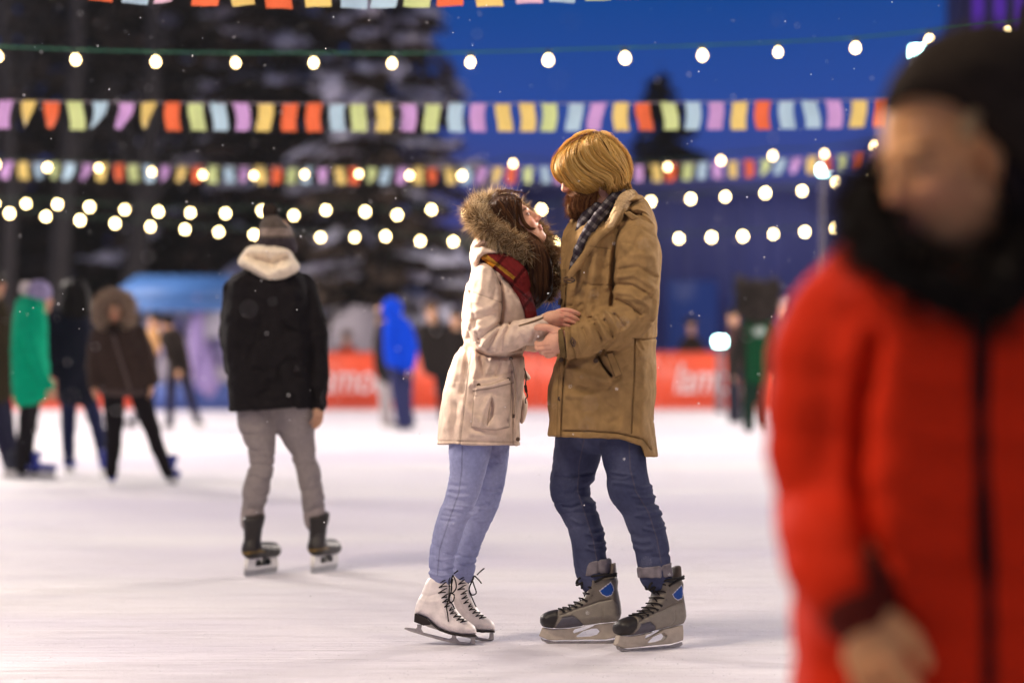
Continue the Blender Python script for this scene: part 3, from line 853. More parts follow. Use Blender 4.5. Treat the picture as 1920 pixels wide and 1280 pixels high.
flyb = [gz(p) for p in ([(720, 640), (745, 760), (740, 880), (720, 960)], [(740, 600), (765, 720), (765, 850), (760, 950)])]
c5 = guide_hair(flyb, 60, lambda x, y: np.full(x.shape, 8.92), 27, HC[2:], .0006, 12, .02, .6, (0, .2), (.6, 1.1), .08, 4, 2)
strands(*cat(ch, c3, c4), 'hair', M_HAIR, girl, go)

# --- scarf
sc = T([(903, 486, 8.90, 11), (915, 484, 8.84, 12), (935, 495, 8.80, 13), (958, 515, 8.79, 13.5), (978, 542, 8.795, 13), (991, 572, 8.81, 11.5), (999, 606, 8.82, 9.5)], 4).u(T([(920, 480, 8.86, 12), (945, 488, 8.82, 13), (972, 508, 8.80, 13), (985, 535, 8.81, 11)], 3), .006)
sc = sc.disp(relief([([(908, 488), (935, 498), (960, 520), (985, 560)], -.005, 2.2), ([(930, 486), (955, 503), (980, 530)], .004, 3)], 8.9)).disp(lambda P: puff(P, 40, .002, 3))
def sc_col(P):
    x, y = px_of(P)
    t = ((x - 903) * .78 + (y - 486) * .62)                # along
    n = (-(x - 903) * .62 + (y - 486) * .78)               # across
    c = np.tile(np.array([.125, .013, .013]), (len(P), 1))
    c[(np.abs(n + 10) < 3.2) & (t < 70)] = (.30, .15, .02)
    c[(t < 26) & (np.abs(n + 2) < 5)] = (.50, .20, .018)
    c[np.abs(n - 2) < 2.2] = (.07, .012, .012)
    c[np.abs((t % 44) - 30) < 3] *= .45
    return c
sculpt('scarf', sc, .0032, M_KNIT, girl, go, sc_col)

# --- jeans
j1 = T([(884, 815, 8.87, 39), (881, 840, 8.87, 39.5), (876, 885, 8.87, 33.5), (863, 938, 8.87, 29), (849, 970, 8.87, 28), (838, 1005, 8.875, 26.5), (829, 1045, 8.88, 24), (827, 1080, 8.88, 22)], 4)
j2 = T([(917, 815, 9.05, 38), (919, 840, 9.05, 36), (917, 890, 9.05, 31), (908, 938, 9.045, 29), (893, 975, 9.04, 26.5), (881, 1010, 9.03, 24.5), (871, 1045, 9.02, 22.5), (868, 1075, 9.01, 21.5)], 4)
JF = []
rj = random.Random(3)
for (cx, cy, wd, n, sp) in ((862, 945, 26, 10, 7), (836, 1058, 20, 4, 9), (905, 950, 24, 9, 8), (872, 1050, 18, 4, 9)):
    for i in range(n):
        y = cy + (i - n / 2) * sp + rj.uniform(-2, 2); x = cx + (cy - y) * .28
        side = rj.choice((-1, 1))
        x0, x1 = (x - wd, x + rj.uniform(-8, 10)) if side < 0 else (x + wd, x - rj.uniform(-8, 10))
        JF.append(([(x0, y + rj.uniform(-3, 1)), ((x0 + x1) / 2, y + 2), (x1, y + rj.uniform(-3, 3))], rj.choice((-1, 1)) * rj.uniform(.0018, .0032), rj.uniform(2, 3.2)))
JF += [([(867, 836), (866, 880), (860, 925), (842, 975), (824, 1030), (820, 1078)], -.0015, 1.3), ([(806, 1066), (828, 1070), (850, 1066)], -.003, 2.0), ([(804, 1074), (828, 1079), (850, 1075)], .003, 2.5), ([(866, 1060), (892, 1056)], -.003, 2)]
jn = j1.u(j2, .004).disp(lambda P: crumple(P, (13, 13, 34), .0028, .16, 80)).disp(relief(JF, 8.95, .2)).disp(lambda P: puff(P * np.array([1, 1, 1.6], np.float32), 30, .0016, 6))
def gj_col(P):
    x, y = px_of(P)
    f = np.clip(vnoise(P, (9, 9, 4), 31) * .45 + .5, 0, 1)
    c = np.array([.20, .225, .41])[None] * (1 - f[:, None]) + np.array([.35, .365, .54])[None] * f[:, None]
    m = np.exp(-(line_d(x.astype(np.float32), y.astype(np.float32), [(867, 836), (866, 880), (860, 925), (842, 975), (824, 1030), (820, 1078)]) / 1.1) ** 2) * (P[:, 1] < 8.9)
    return c * (1 - .45 * m)[:, None]
sculpt('jeans', jn, .0032, M_DENIM, girl, go, gj_col)

# --- white figure skates (near one in its tilt, far one a step along)
def z3(pts): return [(740 + a / 6.736, 1040 + b / 6.736) for a, b in pts]
YS = 8.885
boot = pil(z3([(440, 268), (340, 470), (268, 620), (254, 735), (300, 760), (400, 800), (460, 850), (560, 935), (700, 985), (860, 1012), (1018, 1012), (1034, 950), (1000, 885), (930, 838), (850, 770), (790, 690), (740, 590), (712, 480), (700, 380), (695, 300), (600, 275)]), .028, YS, .042, 2)
boot = clip_px(boot, z3([(0, 0), (400, 283), (700, 288), (1482, 300), (1482, 1280), (0, 1280)]), YS, .003)
boot = boot.disp(relief([(z3([(840, 990), (870, 930), (940, 890)]), -.0012, 1.0), (z3([(520, 320), (545, 560), (640, 760), (820, 870)]), -.0008, 1.0), (z3([(300, 480), (420, 520), (540, 490)]), -.0015, 2.5), (z3([(330, 560), (430, 600), (540, 580)]), .0015, 3.5)], YS)).disp(lambda P: puff(P, 30, .0012, 2))
mat_b = lambda P: np.tile(np.array([.80, .72, .68]), (len(P), 1)) * (1 - .12 * np.clip(vnoise(P, 28, 8), 0, 1))[:, None]
gsk = sculpt('skate', boot, .0028, M_LEATHER, girl, go, mat_b)
gsk['label'] = 'white figure skate with black laces'
sole = slab(z3([(252, 735), (300, 755), (400, 796), (455, 845), (560, 930), (700, 978), (860, 1006), (1030, 1004), (1032, 1028), (860, 1030), (700, 1004), (560, 955), (458, 868), (445, 880), (365, 890), (244, 842)]), YS - .036, YS + .036)
s_ = sculpt('sole', sole, .003, M_PLASTIC, gsk, (0, 0, 0), lambda P: np.tile(np.array([.022, .016, .014]), (len(P), 1)))
for v in s_.data.vertices: v.co = [v.co[i] - go[i] for i in range(3)]
blade = slab(z3([(118, 930), (135, 912), (265, 925), (285, 905), (280, 870), (345, 880), (335, 930), (362, 975), (690, 1058), (720, 1040), (725, 1000), (775, 1005), (780, 1050), (820, 1090), (945, 1108), (960, 1080), (962, 1030), (1015, 1030), (1018, 1118), (990, 1134), (880, 1136), (800, 1122), (600, 1080), (400, 1025), (180, 958)]), YS - .0026, YS + .0026)
b_ = sculpt('blade', blade, .0016, M_STEEL, gsk, go, None)
def lace_set(eyelets, front, Yn, Yc, bow, parent, r=.0022, eye=1):
    mb = MB(); K = (.014, .011, .011)
    for i, (x, y) in enumerate(eyelets):
        fx, fy = front(i)
        px_tube(mb, [(x, y, Yn, ), ((x * .55 + fx * .45), (y * .5 + fy * .5) - 1, Yn - .004), (fx, fy, Yc)], r, K, 4, 5)
        if i + 1 < len(eyelets):
            x2, y2 = eyelets[i + 1]
            px_tube(mb, [(fx, fy, Yc), (x2 * .5 + fx * .5, y2 * .5 + fy * .5, Yn - .003), (x2, y2, Yn)], r, K, 4, 5)
    for b in bow: px_tube(mb, b, r * 1.15, K, 5, 5)
    return mb
ey = z3([(575, 350), (560, 410), (550, 480), (592, 540), (603, 597), (628, 655), (690, 700), (700, 742), (742, 785), (782, 824), (830, 850)])
fr = z3([(700, 300), (700, 390), (700, 470), (700, 530), (720, 580), (735, 640), (760, 690), (800, 730), (840, 770), (880, 805), (915, 830)])
Z = lambda *q: [(740 + a / 6.736, 1040 + b / 6.736, c) for a, b, c in q]
bow = [Z((730, 240, YS - .02), (690, 300, YS - .035), (690, 420, YS - .045), (680, 560, YS - .05), (655, 640, YS - .052), (668, 740, YS - .05), (680, 840, YS - .045)),
       Z((730, 240, YS - .02), (770, 330, YS - .02), (775, 420, YS - .02), (720, 480, YS - .02), (715, 400, YS - .03), (735, 300, YS - .025)),
       Z((725, 250, YS - .02), (800, 195, YS - .01)), Z((700, 480, YS - .04), (750, 500, YS - .03), (745, 570, YS - .03), (700, 600, YS - .035), (690, 540, YS - .04)),
       Z((735, 250, YS - .025), (715, 330, YS - .03), (720, 430, YS - .03), (690, 560, YS - .04), (730, 620, YS - .04), (760, 680, YS - .04))]
lc = lace_set(ey, lambda i: fr[i], YS - .041, YS - .012, bow, gsk)
l_ = lc.build('laces', M_LACE, gsk, go, True)
gs2 = bpy.data.objects.new('skate', gsk.data); COL.objects.link(gs2); gs2.parent = girl; gs2['label'] = 'white figure skate with black laces'
gs2.location = (.0676, .13, 0)
for q in (s_, b_):
    c = bpy.data.objects.new(q.name.split('.')[0], q.data); COL.objects.link(c); c.parent = gs2
bow2 = [Z((800, 290, YS - .02), (850, 240, YS - .03), (880, 215, YS - .03), (895, 205, YS - .03)), Z((770, 300, YS - .02), (730, 380, YS - .03), (700, 470, YS - .03), (735, 545, YS - .03), (790, 520, YS - .03), (765, 430, YS - .02), (745, 370, YS - .02)),
        Z((770, 300, YS - .02), (820, 350, YS - .02), (860, 400, YS - .02)), Z((760, 330, YS - .02), (700, 470, YS - .03), (740, 590, YS - .03), (790, 700, YS - .02)), Z((680, 330, YS - .035), (760, 310, YS - .02))]
bow2 = [[(x, y, Yq) for x, y, Yq in b] for b in bow2]
lc2 = lace_set(ey, lambda i: fr[i], YS - .041, YS - .012, bow2, gs2)
lc2.build('laces', M_LACE, gs2, go, True)
# ------------------------------------------------------------------ the bearded man in the khaki parka
YM = 8.87
mo = np.array([W(1150, 1208, YM)[0], YM, 0.0])
man = empty('person', mo, 'bearded man with long blond hair in a khaki parka, dark jeans and hockey skates', 'person', 'skaters on the rink')
th = math.radians(20)
mh, mhcol, mg, mR = head(W(1104, 321, YM), (-math.cos(th), -.14, -math.sin(th)), (-math.sin(th), 0, math.cos(th)), 1.0)
mb_ = mh.u(T([(1115, 335, YM, 30), (1140, 385, YM, 33), (1152, 430, YM, 40)]), .02)
mb_ = mb_.u(T([(1150, 450, YM, 55), (1145, 560, YM, 60), (1135, 690, YM, 58), (1132, 735, YM, 46)]), .03)
mb_ = mb_.u(T([(1100, 740, 8.95, 30), (1086, 830, 8.98, 28), (1070, 912, 8.97, 24), (1090, 970, 8.96, 20), (1108, 1045, 8.95, 18)]), .02)
mb_ = mb_.u(T([(1155, 740, 8.80, 30), (1167, 830, 8.79, 28), (1181, 918, 8.78, 24), (1211, 985, 8.78, 20), (1225, 1050, 8.775, 18)]), .02)
mb_ = mb_.u(T([(1192, 460, 8.70, 26), (1195, 560, 8.66, 22), (1180, 605, 8.655, 21), (1110, 632, 8.64, 19), (1060, 642, 8.625, 18)]), .02)
mb_ = mb_.u(T([(1180, 460, 9.05, 26), (1185, 570, 9.08, 22), (1130, 640, 9.06, 20), (1080, 648, 9.0, 17)]), .02)
# left hand: back of the hand to us, thumb over her wrist, fingers closing beneath it
YH2 = 8.625
mb_ = mb_.u(T([(1058, 642, YH2, 19), (1047, 641, YH2 + .004, 21), (1037, 645, YH2 + .010, 19)]).u(T([(1045, 630, YH2 + .002, 14), (1034, 634, YH2 + .006, 10)]), .01), .01)
mb_ = mb_.u(T([(1047, 624, YH2, 9), (1034, 616.5, YH2 - .004, 6.8), (1020, 613.5, YH2 - .003, 6.2), (1010, 613.5, YH2 + .004, 5.6), (1006, 614.5, YH2 + .010, 4.8)], 4), .010)
for f in ([(1034, 640, YH2 + .008, 7.0), (1020, 645, YH2 + .016, 6.0), (1009, 646, YH2 + .036, 5.2), (1006, 643, YH2 + .052, 4.4)],
          [(1034, 649, YH2 + .006, 7.0), (1020, 653, YH2 + .012, 6.2), (1009, 653, YH2 + .034, 5.4), (1007, 649, YH2 + .055, 4.5)],
          [(1036, 656, YH2 + .006, 6.6), (1024, 660, YH2 + .012, 5.8), (1016, 660, YH2 + .034, 5.0), (1014, 656, YH2 + .054, 4.2)],
          [(1040, 661, YH2 + .008, 6.0), (1031, 666, YH2 + .016, 5.0), (1025, 666, YH2 + .034, 4.4), (1023, 662, YH2 + .050, 3.8)]):
    mb_ = mb_.u(T(f, 4, .002), .005)
# right hand holding hers on the far side
mb_ = mb_.u(T([(1078, 648, 9.0, 16), (1066, 650, 8.99, 17)]), .01)
for i, (a, r) in enumerate(((640, 5.4), (648, 5.6), (656, 5.4), (663, 4.6))):
    mb_ = mb_.u(T([(1064, a, 8.99, r), (1050, a + 1, 8.98, r), (1042, a + 1, 8.96, r * .9), (1042, a, 8.945, r * .75)], 3), .004)
mb_ = mb_.u(T([(1068, 638, 8.98, 6.5), (1054, 630, 8.95, 5.6), (1044, 628, 8.935, 4.6)], 3), .006)
def mbody_col(P):
    c = mhcol(P, SKIN * np.array([1.0, .95, .93]), (.36, .13, .10), (.18, .09, .03))
    x, y = px_of(P)
    k = ((y > 590) & (x < 1075)).astype(float) * .4
    c[:] = c * (1 - k[:, None]) + np.array([.66, .36, .27]) * k[:, None]
    for l in ([(1030, 646.5), (1008, 649)], [(1033, 655), (1010, 656.5)], [(1037, 661), (1020, 663)], [(1048, 623), (1036, 625), (1024, 620)]):  # dark lines painted where shade would part the thumb and fingers
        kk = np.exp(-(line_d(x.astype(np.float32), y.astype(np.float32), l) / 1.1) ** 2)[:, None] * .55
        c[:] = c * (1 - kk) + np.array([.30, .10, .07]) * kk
    return c
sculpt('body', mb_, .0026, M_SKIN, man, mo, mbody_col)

# --- parka
mpoly = [(1092, 408), (1074, 422), (1058, 446), (1055, 500), (1052, 572), (1047, 655), (1037, 688), (1029, 722), (1028, 752), (1030, 789), (1030, 920), (1222, 920), (1226, 789), (1229, 746), (1231, 700), (1231, 650), (1231, 615), (1233, 572), (1237, 529), (1242, 490), (1240, 462), (1228, 432), (1205, 408), (1165, 395), (1125, 400)]
mcoat = pil(mpoly, .105, YM, .195)
mcoat = clip_px(mcoat, [(980, 300), (1300, 300), (1300, 858), (1219, 855), (1211, 856), (1203, 834), (1160, 823), (1124, 820), (1055, 820), (1031, 817), (980, 815)], YM)
msl = T([(1196, 436, 8.735, 34), (1194, 470, 8.69, 43), (1193, 520, 8.665, 44), (1192, 560, 8.655, 43), (1186, 590, 8.65, 42), (1160, 612, 8.645, 38), (1122, 627, 8.64, 33), (1090, 637, 8.63, 31), (1058, 644, 8.625, 29)], 4)
msl = msl.isect(slab([(1054, 560), (1058, 610), (1066, 676), (1080, 720), (1300, 720), (1300, 380), (1054, 380)], 8.4, 8.9), .004)
msl2 = T([(1182, 440, 9.03, 38), (1184, 500, 9.07, 44), (1184, 570, 9.09, 42), (1150, 622, 9.07, 36), (1085, 648, 9.01, 27)], 3)
mcoat = mcoat.u(msl, .022).u(msl2, .014)
mcoat = mcoat.u(T([(1150, 572, 8.715, 20), (1118, 592, 8.70, 18), (1085, 606, 8.695, 14), (1068, 612, 8.70, 10)], 3), .02)
hood = pil([(1150, 400), (1162, 380), (1180, 367), (1193, 365), (1209, 371), (1221, 389), (1230, 413), (1233, 436), (1222, 440), (1195, 415), (1165, 420)], .032, YM, .13)
mcoat = mcoat.u(hood, .012)
lap = T([(1186, 366, 8.80, 8), (1172, 376, 8.755, 10), (1160, 402, 8.70, 11), (1148, 424, 8.68, 10), (1122, 445, 8.675, 9), (1098, 476, 8.675, 8.5), (1082, 500, 8.68, 8), (1068, 520, 8.69, 7)], 4)
lap2 = T([(1100, 402, 8.92, 8), (1084, 412, 8.88, 11), (1068, 432, 8.85, 10), (1060, 455, 8.84, 8), (1058, 500, 8.83, 7), (1060, 530, 8.80, 6)], 4)
mcoat = mcoat.u(lap, .010).u(lap2, .010)
MF = [
    ([(1158, 428), (1153, 470), (1149, 520), (1150, 545), (1147, 572)], -.007, 4.5),                       # armhole
    ([(1170, 404), (1200, 402), (1222, 420)], -.005, 3),                                                  # hood base
    ([(1166, 388), (1190, 380), (1208, 374)], -.007, 3), ([(1176, 376), (1195, 372)], .004, 4), ([(1188, 393), (1210, 400), (1226, 424)], .004, 6),
    # upper sleeve
    ([(1160, 450), (1180, 475), (1222, 480)], .004, 6), ([(1158, 490), (1185, 470), (1200, 440)], -.003, 5), ([(1162, 505), (1195, 500), (1230, 520)], -.005, 4), ([(1158, 520), (1190, 515), (1228, 540)], .006, 5),
    ([(1155, 533), (1185, 535), (1220, 555)], -.007, 3.5), ([(1154, 548), (1185, 552), (1215, 572)], .008, 5), ([(1156, 562), (1180, 572), (1200, 590)], -.009, 3), ([(1170, 560), (1200, 562), (1226, 545)], .005, 5), ([(1175, 582), (1205, 585), (1226, 570)], -.004, 5),
    ([(1205, 450), (1212, 500), (1220, 550)], .004, 8), ([(1180, 440), (1172, 480)], -.003, 5),
    # elbow and forearm
    ([(1152, 590), (1160, 598), (1170, 612)], -.0075, 3), ([(1136, 583), (1150, 600), (1160, 622)], .009, 4.5), ([(1134, 600), (1142, 610), (1150, 630)], -.0075, 3), ([(1117, 593), (1128, 612), (1138, 636)], .009, 4.5),
    ([(1115, 608), (1122, 620), (1128, 636)], -.007, 3), ([(1098, 602), (1108, 620), (1114, 640)], .007, 5), ([(1093, 616), (1099, 628), (1102, 645)], -.006, 3.5), ([(1078, 612), (1082, 640), (1088, 660)], .005, 5),
    ([(1110, 655), (1130, 640), (1150, 636)], -.004, 5), ([(1150, 640), (1172, 622), (1186, 606)], .005, 6), ([(1165, 634), (1185, 616), (1200, 600)], -.005, 5), ([(1170, 600), (1195, 600)], .005, 6),
    ([(1067, 611), (1072, 640), (1079, 669)], -.004, 1.8), ([(1060, 616), (1066, 672)], .003, 3), ([(1076, 609), (1081, 640), (1087, 667)], -.003, 1.5),
    # chest
    ([(1120, 450), (1112, 520), (1102, 585)], .004, 8), ([(1106, 470), (1098, 530), (1092, 585)], -.003, 7), ([(1134, 470), (1128, 530), (1130, 570)], -.003, 7), ([(1082, 510), (1075, 560), (1072, 600)], -.003, 5), ([(1142, 470), (1138, 540)], .004, 5), ([(1108, 462), (1145, 467)], -.002, 1.5),
    ([(1064, 520), (1060, 570), (1056, 610)], -.004, 1.8),
    # skirt
    ([(1190, 634), (1189, 700), (1186, 760), (1184, 812)], -.003, 1.6), ([(1186, 634), (1210, 637), (1232, 634)], -.004, 2), ([(1060, 672), (1056, 720), (1052, 817)], -.004, 1.8), ([(1050, 672), (1046, 740), (1044, 817)], -.002, 1.5),
    ([(1055, 808), (1100, 808), (1160, 812), (1205, 823), (1220, 842)], -.0035, 1.8), ([(1062, 690), (1090, 700), (1150, 720)], .005, 8), ([(1064, 722), (1100, 732), (1140, 724), (1160, 706)], -.004, 6), ([(1062, 740), (1110, 745)], .003, 8),
    ([(1150, 640), (1130, 655), (1122, 668)], -.006, 4), ([(1160, 720), (1170, 770), (1165, 805)], .003, 9), ([(1080, 760), (1090, 800)], .003, 8), ([(1205, 660), (1208, 740), (1204, 815)], .004, 9), ([(1196, 640), (1204, 655)], -.003, 3),
    ([(1122, 668), (1130, 684), (1146, 703)], -.008, 2.6), ([(1134, 668), (1144, 690), (1152, 704)], .005, 4),
]
def mdisp(P):
    r = puff(P, 15, .004, 14) + puff(P, 40, .0018, 15) + (crumple(P, (10, 10, 14), .0042, .10, 90) + crumple(P, (24, 24, 18), .0024, .14, 95)) * np.where(px_of(P)[1] < 640, 1.0, .30)
    x, y = px_of(P); x = x.astype(np.float32); y = y.astype(np.float32)
    m = (P[:, 1] < YM) & (y > 655) & (y < 712) & (x > 1120) & (x < 1175)
    if m.any():
        r[m] += .006 * np.clip(.5 - poly_sd(x[m], y[m], [(1137, 662), (1149, 660), (1166, 702), (1154, 708)]) / 2, 0, 1)
    m = (P[:, 1] < YM) & (y > 602) & (y < 680) & (x > 1050) & (x < 1084)
    return r
mcoat = mcoat.disp(mdisp, .02).disp(relief(MF, YM, .04), .02)
KHAKI = np.array([.262, .160, .066])
SEAMS_M = [([(1190, 634), (1189, 700), (1186, 760), (1184, 812)], 1.1, .55), ([(1186, 634), (1210, 637), (1232, 634)], 1.0, .65), ([(1060, 672), (1056, 720), (1052, 817)], 1.2, .5), ([(1050, 672), (1046, 740), (1044, 817)], .9, .65),
           ([(1055, 808), (1100, 808), (1160, 812), (1205, 823), (1220, 842)], 1.0, .5), ([(1122, 668), (1130, 684), (1146, 703)], 1.8, .3), ([(1137, 662), (1149, 660), (1166, 702), (1154, 708), (1137, 662)], 1.0, .6), ([(1067, 611), (1072, 640), (1079, 669)], 1.0, .6),
           ([(1108, 462), (1145, 467)], 1.0, .65), ([(1158, 428), (1153, 470), (1149, 520), (1150, 545)], 1.1, .6), ([(1064, 520), (1060, 570), (1056, 610)], 1.2, .5), ([(1172, 386), (1162, 410), (1152, 428), (1124, 452), (1102, 482)], .9, .6)]
msc = seam_cols(KHAKI, SEAMS_M, YM)
def mcoat_col(P):
    c = msc(P)
    x, y = px_of(P); x = x.astype(np.float32); y = y.astype(np.float32)
    lin = poly_sd(x, y, [(1150, 400), (1164, 372), (1184, 362), (1192, 366), (1180, 378), (1168, 390), (1160, 405), (1150, 425), (1138, 428)]) < 0
    c[lin & (P[:, 1] < 8.82)] = (.42, .29, .16)
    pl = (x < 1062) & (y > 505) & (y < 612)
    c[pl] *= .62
    return c
sculpt('parka', mcoat, .0034, M_CLOTH, man, mo, mcoat_col)
lining = T([(1184, 364, 8.80, 9), (1172, 374, 8.755, 12), (1160, 396, 8.712, 12), (1148, 418, 8.70, 10), (1138, 432, 8.70, 8)], 4).disp(lambda P: puff(P, 190, .0028, 40) + puff(P, 80, .002, 41))
sculpt('hood_lining', lining, .0026, M_KNIT, man, mo, lambda P: np.tile(np.array([.42, .29, .155]), (len(P), 1)))
# ribbed inner cuff, epaulette, toggles, snaps
cuff = T([(1050, 643, 8.627, 27), (1060, 643, 8.625, 27.5)], 1).isect(slab([(1046, 600), (1052, 600), (1066, 690), (1054, 690), (1047, 640)], 8.4, 8.9), .002)
sculpt('rib_cuff', cuff.disp(lambda P: .0012 * np.sin(np.arctan2(P[:, 2] - W(0, 643, 8.667)[2], P[:, 1] - 8.627) * 60).astype(np.float32)), .0024, M_KNIT, man, mo, lambda P: np.tile(np.array([.13, .085, .035]), (len(P), 1)))
ep = pil([(1169, 399), (1180, 396), (1198, 407), (1197, 414), (1184, 414)], .006, 8.70, .018, 1)
sculpt('epaulette', ep, .0026, M_CLOTH, man, mo, lambda P: np.tile(KHAKI, (len(P), 1)))
mb = MB()
DK = (.05, .03, .018)
for x, y, Y in ((1052, 674, 8.715), (1050, 747, 8.715), (1117, 676, 8.672)):
    mb.lathe([(0, .003), (.007, .005), (.009, .003), (.009, -.010)], W(x, y, Y), 12, DK, (0, -1, 0))
mb.build('buttons', M_PLASTIC, man, mo, True)
mb = MB()
px_tube(mb, [(1058, 526, 8.70), (1066, 524, 8.68), (1076, 527, 8.67)], .005, (.09, .05, .025))
px_tube(mb, [(1056, 522, 8.70), (1066, 519, 8.68), (1078, 525, 8.67), (1070, 530, 8.67), (1058, 529, 8.70)], .002, (.05, .03, .02))
px_tube(mb, [(1071, 633, 8.563), (1078, 640, 8.561), (1076, 648, 8.565)], .0045, (.10, .055, .03))
px_tube(mb, [(1074, 632, 8.563), (1070, 642, 8.563), (1077, 650, 8.565), (1074, 640, 8.559)], .0022, (.04, .025, .018))
px_tube(mb, [(1051, 560, 8.80), (1049, 572, 8.80)], .008, (.04, .025, .02))
mb.build('toggle', M_PLASTIC, man, mo, True)

# --- scarf
ms_ = T([(1168, 352, 8.86, 14), (1152, 372, 8.80, 11), (1130, 398, 8.745, 11), (1106, 430, 8.70, 10.5), (1088, 464, 8.695, 10), (1075, 504, 8.70, 9)], 4).u(T([(1120, 392, 8.80, 13), (1100, 408, 8.80, 13), (1090, 436, 8.76, 12)], 3), .006)
ms_ = ms_.disp(relief([([(1160, 372), (1130, 404), (1104, 444), (1086, 490)], -.004, 2.5)], 8.9)).disp(lambda P: puff(P, 45, .002, 17))
def ms_col(P):
    x, y = px_of(P)
    a = ((x - 1168) * -.62 + (y - 352) * .78); b = ((x - 1168) * .78 + (y - 352) * .62)
    a = a + 3 * vnoise(P, 18, 71); b = b + 4 * vnoise(P, 14, 72)
    ca = (a % 17) < 7; cb = (b % 13) < 6
    c = np.tile(np.array([.022, .016, .022]), (len(P), 1))
    c[ca ^ cb] = (.045, .038, .042)
    c[ca & cb] = (.145, .13, .13)
    return c
sculpt('scarf', ms_, .003, M_KNIT, man, mo, ms_col)

# --- beard
bpoly = [(1064, 367), (1065, 382), (1067, 396), (1078, 408), (1094, 409), (1108, 399), (1120, 382), (1126, 350), (1110, 340), (1085, 352), (1068, 362)]
bs = pil([(x + (1096 - x) * .10, y + (378 - y) * .10) for x, y in bpoly], .026, YM - .015, .058).disp(lambda P: puff(P, 70, .004, 19))
BC = [(.085, .026, .007), (.15, .050, .013), (.22, .08, .022), (.32, .14, .045)]
sculpt('beard', bs, .0032, M_HAIR, man, mo, lambda P: np.tile(np.array([.10, .036, .012]), (len(P), 1)))
hz = lambda pts: [(1010 + a / 4.267, 230 + b / 4.267) for a, b in pts]
bgd = [hz(p) for p in ([(252, 590), (240, 660), (255, 720), (300, 770)], [(300, 560), (285, 650), (300, 720), (340, 775)], [(370, 560), (345, 640), (350, 710), (370, 765)], [(440, 560), (410, 640), (400, 700), (400, 745)], [(490, 540), (465, 620), (440, 680), (425, 715)])]
bd = pil_depth(bpoly, .028, YM - .015, .062)
cb1 = guide_hair(bgd, 1700, bd, 33, BC, .0009, 10, .008, .4, (0, .6), (.45, 1.06), .10, 8, .8)
bgf = [hz(p) for p in ([(255, 600), (235, 660), (240, 720), (270, 770)], [(262, 590), (246, 660), (255, 720), (290, 770)])]
cb2 = guide_hair(bgf, 260, lambda x, y: np.full(x.shape, YM - .01), 34, [(.45, .24, .09), (.30, .15, .05)], .0007, 9, .06, .4, (0, .6), (.5, 1.1), .10, 5, .8)
BV, BQ = polygonise(bs, .005)
cb3 = fur(BV, vnormals(BV, BQ), 4200, .024, .0007, BC, (-.25, -.1, -.9), .7, 6, 35)
must = [hz(p) for p in ([(222, 555), (245, 580), (270, 600), (300, 640)], [(260, 540), (300, 570), (350, 600), (380, 650)], [(330, 520), (380, 560), (430, 580), (450, 620)])]
cb4 = guide_hair(must, 420, lambda x, y: np.minimum(bd(x, y), YM - .045), 36, BC[1:], .0009, 9, .006, .4, (0, .5), (.5, 1.1), .06, 6, .8)
strands(*cat(cb1, cb2, cb3, cb4), 'beard', M_HAIR, man, mo)

# --- hair
hpoly = [(1120, 249), (1098, 254), (1066, 270), (1045, 289), (1038, 312), (1042, 328), (1055, 342), (1068, 356), (1084, 366), (1102, 371), (1118, 364), (1130, 360), (1138, 368), (1150, 368), (1168, 359), (1178, 342), (1180, 314), (1170, 286), (1151, 265), (1136, 253)]
hs = pil([(x + (1108 - x) * .09, y + (308 - y) * .09) for x, y in hpoly], .050, YM, .098)
hs = hs.cut(pil([(1030, 318), (1058, 330), (1066, 345), (1072, 380), (1040, 372)], .02, YM, .07), .008)
hs = hs.disp(lambda P: puff(P * np.array([1, 1, .5], np.float32), 60, .004, 23))
MC = [(.11, .044, .006), (.36, .18, .030), (.56, .32, .070), (.72, .46, .13), (.85, .62, .25)]
sculpt('hair', hs, .004, M_HAIR, man, mo, lambda P: np.tile(np.array([.16, .065, .012]), (len(P), 1)))
md = pil_depth(hpoly, .050, YM, .105)
mgd = [hz(p) for p in (
    [(230, 163), (140, 260), (115, 350), (150, 430), (195, 490)],
    [(250, 155), (180, 255), (175, 360), (240, 470), (320, 555), (396, 628)],
    [(290, 128), (230, 235), (245, 360), (335, 465), (430, 535), (446, 612)],
    [(340, 105), (285, 215), (305, 320), (395, 405), (495, 445), (545, 490), (530, 570)],
    [(400, 86), (365, 180), (400, 280), (490, 355), (585, 400), (625, 450), (595, 585)],
    [(450, 74), (450, 160), (500, 260), (580, 335), (650, 400), (680, 465), (650, 575)],
    [(500, 76), (550, 140), (612, 240), (672, 330), (712, 410), (708, 485), (675, 560)],
    [(530, 88), (622, 165), (692, 265), (727, 360), (728, 450), (700, 540)])]
cm1 = cat(guide_hair(mgd, 5500, md, 41, MC[:4], .0009, 20, .004, .40, (-.03, .40), (.55, 1.02), .03, 11, 2.6, .004),
          locks(mgd, 34, 120, md, 42, MC, .00085, 20, .55, (-.03, .25), (.78, 1.10), .014),
          locks(mgd, 26, 60, lambda x, y: md(x, y) - .006, 43, MC[1:], .0008, 18, .34, (.10, .50), (.70, 1.16), .010, .05),
          guide_hair(mgd, 260, lambda x, y: md(x, y) - .008, 44, MC[2:], .0006, 20, .010, .9, (-.03, .3), (.6, 1.15), .22, 17, 3.0, .003))
mgf = [hz(p) for p in ([(330, 100), (250, 140), (180, 210), (130, 300)], [(450, 70), (380, 75), (290, 110), (220, 170)], [(480, 72), (560, 100), (640, 170), (690, 240)], [(600, 140), (690, 230), (740, 340), (735, 450)])]
cm2 = []
